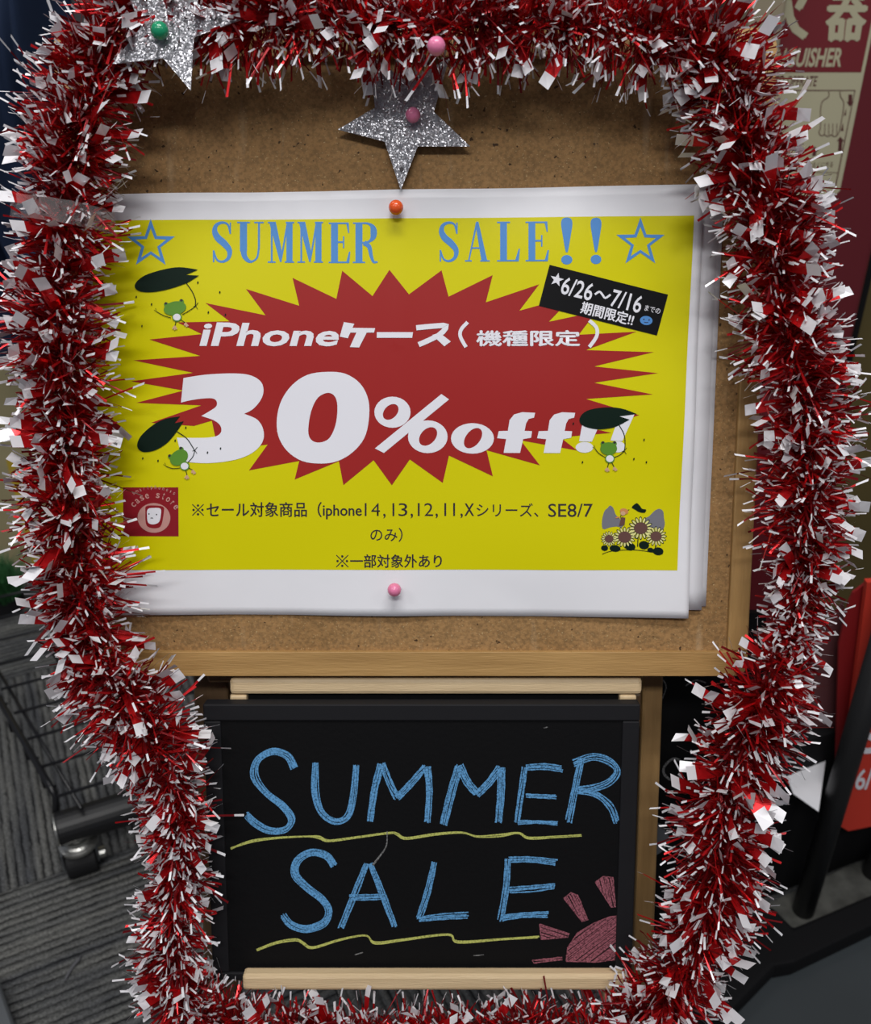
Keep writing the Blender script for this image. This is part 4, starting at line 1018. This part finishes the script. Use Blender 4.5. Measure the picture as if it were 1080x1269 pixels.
# ================================================================== RIGHT BACKGROUND
# olive wall and red fire extinguisher box with its sign
YW = on_z(1000, 830).y
g = G(); a = on_y(880, 300, YW); g.box((a.x, YW, 0), (2.3, YW+.1, 2.9)); o = g.build('wall_right', M['olive']); o['kind'] = 'structure'
YS = YW-.11
cab = root('extinguisher_box', (on_y(1000, 400, YS).x, YS+.1, 0)); tag(cab, 'dark red fire extinguisher box behind the upper right of the tinsel', 'extinguisher box')
xr = on_y(1058, 420, YS).x; xl = on_y(900, 200, YS).x
g = G(); g.box((xl, YS, .0005), (xr, YW-.004, 1.75)); bevel(g.build('body', M['maroon'], cab), .008, 3)
g = G(); g.box((xr+.0004, YS+.03, .0005), (xr+.02, YW-.008, 1.70)); g.build('dark_side', M['matt_black'], cab)  # matt black strip standing in for the red box's dark right side
class SignPrint(Print):
    def put(s, name, m, parent, layer):
        pts = [on_y(q[0], q[1], YS) for q in s.v]; org = Vector(parent['_o'])
        v = [Vector((q.x, YS-.0006-layer*.0003-e*2, q.z))-org for q, e in zip(pts, s.dz())]
        me = bpy.data.meshes.new(name); f = []
        for t in s.f:
            a, b, c = v[t[0]], v[t[1]], v[t[2]]; f.append(t if (b-a).cross(c-a).y < 0 else tuple(reversed(t)))
        me.from_pydata(v, [], f); me.materials.append(m); o = bpy.data.objects.new(name, me); COL.objects.link(o); o.parent = parent; return o
def vx(x_at, y_at, y):
    """x pixel at height y of the upright line through (x_at, y_at)"""
    X = on_y(x_at, y_at, YS).x; d = on_y(540, y, YS)-C0; return CX+FPX*X/(d.dot(FWD))
def sp_rect(p, x0, x1, y0, y1, yr): p.poly([(vx(x0, yr, y0), y0), (vx(x1, yr, y0), y0), (vx(x1, yr, y1), y1), (vx(x0, yr, y1), y1)])
sign = root('extinguisher_sign', (on_y(1000, 120, YS).x, YS, on_y(1000, 240, YS).z)); tag(sign, 'cream and red fire extinguisher instruction sign with hand picture at the top right', 'sign')
YR = 150; XR = 1059; XL = 915
p = SignPrint(); sp_rect(p, XL, XR, -120, 236, YR); p.poly([(vx(XL, YR, 236), 236), (vx(XR, YR, 236), 236), (vx(XR, YR, 244)-6, 244), (vx(XL, YR, 244), 244)]); p.put('sign_plate', M['cream'], sign, 0)
p = SignPrint(); sp_rect(p, XL+4, XR-4, -110, 89.5, YR); p.put('red_field', M['sign_red'], sign, 1)
p = SignPrint(); p.btext('器', [(1028, -24), (1080, -24), (1068, 50), (1024, 50)], e=2.2)
p.btext('火', [(953, -34), (1010, -34), (998, 48), (944, 48)], e=3)
p.text('EXTINGUISHER', [(926, 60), (1044.5, 59), (1042, 83), (922, 83)], shear=.18, bold=.03); p.put('lettering', M['cream'], sign, 2)
p = SignPrint(); p.text('HOW TO OPERATE', [(935, 94), (1014, 94), (1012, 107), (933, 107)], shear=.1, bold=.01)
fr = [(vx(XL+8, YR, 112), 112), (vx(XR-7, YR, 112), 112), (vx(XR-7, YR, 230), 231)]
p.stroke(fr, 1.6, 1)
for xy in (((1054, 117), (1054, 126), 1), ((1041, 187), (1042, 175), 1), ((1009, 193), (1010, 187), 1)):
    (x0, y0), (x1, y1), _ = xy; s_ = 1 if y1 > y0 else -1; p.poly([(x0-2.3, y0), (x0+2.3, y0), (x1+2.3, y1), (x1-2.3, y1)]); p.poly([(x1-4.6, y1), (x1+4.6, y1), (x1-.5, y1+6*s_)])
p.poly([(1046, 143), (1049, 134), (1048.5, 143)]); p.poly([(1042, 162), (1045, 152), (1045.5, 162)])
p.stroke([(1027, 113), (1027, 120), (1019, 126), (1017, 140), (1017, 158), (1015, 164), (1018, 168), (1022, 167), (1026, 169), (1030, 167), (1034, 169), (1039, 166), (1043, 150), (1046, 128), (1042, 120), (1041, 113)], 1.0, 3)
for x in (1022, 1027, 1032, 1037): p.stroke([(x, 167), (x+.5, 153)], .8, 1)
p.text('かるくにぎる', [(1002, 201), (1033, 200), (1032, 207), (1001, 208)], bold=.0); p.stroke([(1003, 213), (1038, 214)], .7, 1)
p.put('instruction_drawing', M['sign_ink'], sign, 1)
# beige column
YP = 1.22
g = G(); l = on_y(928, 30, YP).x; r = on_y(972, 30, YP).x; g.box((l, YP, .0005), (r, YP+.045, 2.2)); o = bevel(g.build('beige_post', M['beige_panel']), .004)
tag(o, 'plain beige upright post left of the fire extinguisher sign', 'post')

# red standing sign on black poles
def plate_y(name, pts, y, th, m, parent):
    q = [on_y(a, b, y) for a, b in pts]; org = Vector(parent['_o']); k = len(q)
    v = [t for t in q]+[t+Vector((0, th, 0)) for t in q]
    tr = tessellate_polygon([[Vector((t.x, t.z, 0)) for t in q]])
    f = [tuple(t) for t in tr]+[tuple(i+k for i in reversed(t)) for t in tr]+[(i, i+k, (i+1) % k+k, (i+1) % k) for i in range(k)]
    o = link_mesh(name, v, f, m, parent)
    bm = bmesh.new(); bm.from_mesh(o.data); bmesh.ops.recalc_face_normals(bm, faces=bm.faces[:]); bm.to_mesh(o.data); bm.free(); return o
pb = on_z(999, 1128, .025)
Yp = pb.y
rs_ = root('red_standing_sign', (pb.x+.1, Yp+.05, .03)); tag(rs_, 'bright red standing sign with white figures behind the black pole at the right edge', 'sign board')
YB = Yp+.03
plate_y('sign_face', [(1075, 722), (1160, 715), (1140, 1012), (1052, 1030), (1042, 1024), (1040, 1008)], YB, .008, M['sign_board_red'], rs_)
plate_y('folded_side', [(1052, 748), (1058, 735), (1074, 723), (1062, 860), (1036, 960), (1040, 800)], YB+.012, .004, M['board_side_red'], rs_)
def text_y(body, quad, y, m, parent, name, **k):
    p = Print(); p.text(body, quad, **k); v = [on_y(q[0], q[1], y) for q in p.v]; return link_mesh(name, v, p.f, m, parent)
text_y('6/', [(1062, 955), (1084, 950), (1082, 978), (1060, 979)], YB-.001, M['white_print'], rs_, 'lettering', bold=.02, shear=.1)
text_y('S', [(1066, 896), (1096, 890), (1094, 932), (1062, 936)], YB-.001, M['white_print'], rs_, 'lettering', bold=.02)
fs = root('film_sheet', (on_y(1000, 900, YB+.03).x, YB+.03, .2)); tag(fs, 'maroon film hanging left of the red standing sign, beside the tinsel', 'plastic sheet')
plate_y('film', [(1010, 790), (1046, 745), (1052, 800), (1024, 962), (962, 944), (975, 880)], YB+.035, .002, M['maroon_film'], fs)
ws = root('white_card', (on_y(1000, 990, YB+.05).x, YB+.05, .2)); tag(ws, 'white card corner peeking out under the maroon film at the right', 'card')
g = G(); q = [on_y(x, y, YB+.034-(y-935)*.0012) for x, y in ((966, 940), (1024, 940), (1015, 1006), (984, 984))]; org = Vector(ws['_o'])
g.hexa([t+Vector((0, .002, -.0014)) for t in reversed(q)]+[t for t in reversed(q)]); g.build('card', M['paper'], ws)
st = root('black_display_stand', (pb.x, pb.y, 0)); tag(st, 'black display stand with round poles and heavy base at the lower right', 'display stand')
for x, y, hgt in ((996, 1128, .55), (1082, 1082, .62)):
    a = on_z(x, y, .0262); g = G(); g.tube([a, a+Vector((0, 0, hgt))], .0145, 20); g.build('pole', M['black'], st, smooth=True)
def slab(pts, z0, z1, m, name, parent, bv=.004):
    q = [on_z(x, y, z1) for x, y in pts]; g = G(); prism(g, [(t.x, t.y) for t in q], z0, z1); return bevel(g.build(name, m, parent), bv)
slab([(945, 1122), (985, 1162), (1130, 1085), (1130, 1040), (1040, 1078)], .012, .025, M['plate'], 'base_plate', st, .002)
slab([(938, 1128), (860, 1225), (862, 1262), (900, 1260), (962, 1196), (985, 1192), (1140, 1118), (1140, 1082), (984, 1148), (958, 1122)], .0045, .034, M['matt_black'], 'base_bar', st, .006)
# black cabinet standing behind the stand
q = [on_z(x, y, 0) for x, y in ((780, 1180), (1130, 1042), (1130, 1000), (780, 1130))]
g = G(); prism(g, [(t.x, t.y) for t in q], .0005, .30); o = bevel(g.build('black_cabinet', M['matt_black']), .004)
tag(o, 'low black cabinet standing behind the black pole at the lower right', 'cabinet')
q = [on_z(x, y, .004) for x, y in ((820, 1330), (862, 1255), (960, 1190), (1130, 1112), (1240, 1150), (1200, 1330))]
g = G(); prism(g, [(t.x, t.y) for t in q], .0003, .004); o = g.build('grey_mat', M['grey_floor']); tag(o, 'smooth dark grey mat on the floor in the bottom right corner', 'mat')
for o in bpy.data.objects:
    if '_o' in o: del o['_o']
print('garland length', LEN, 'single strips', singles, 'tris approx', sum(len(m_.polygons) for m_ in bpy.data.meshes)*2)
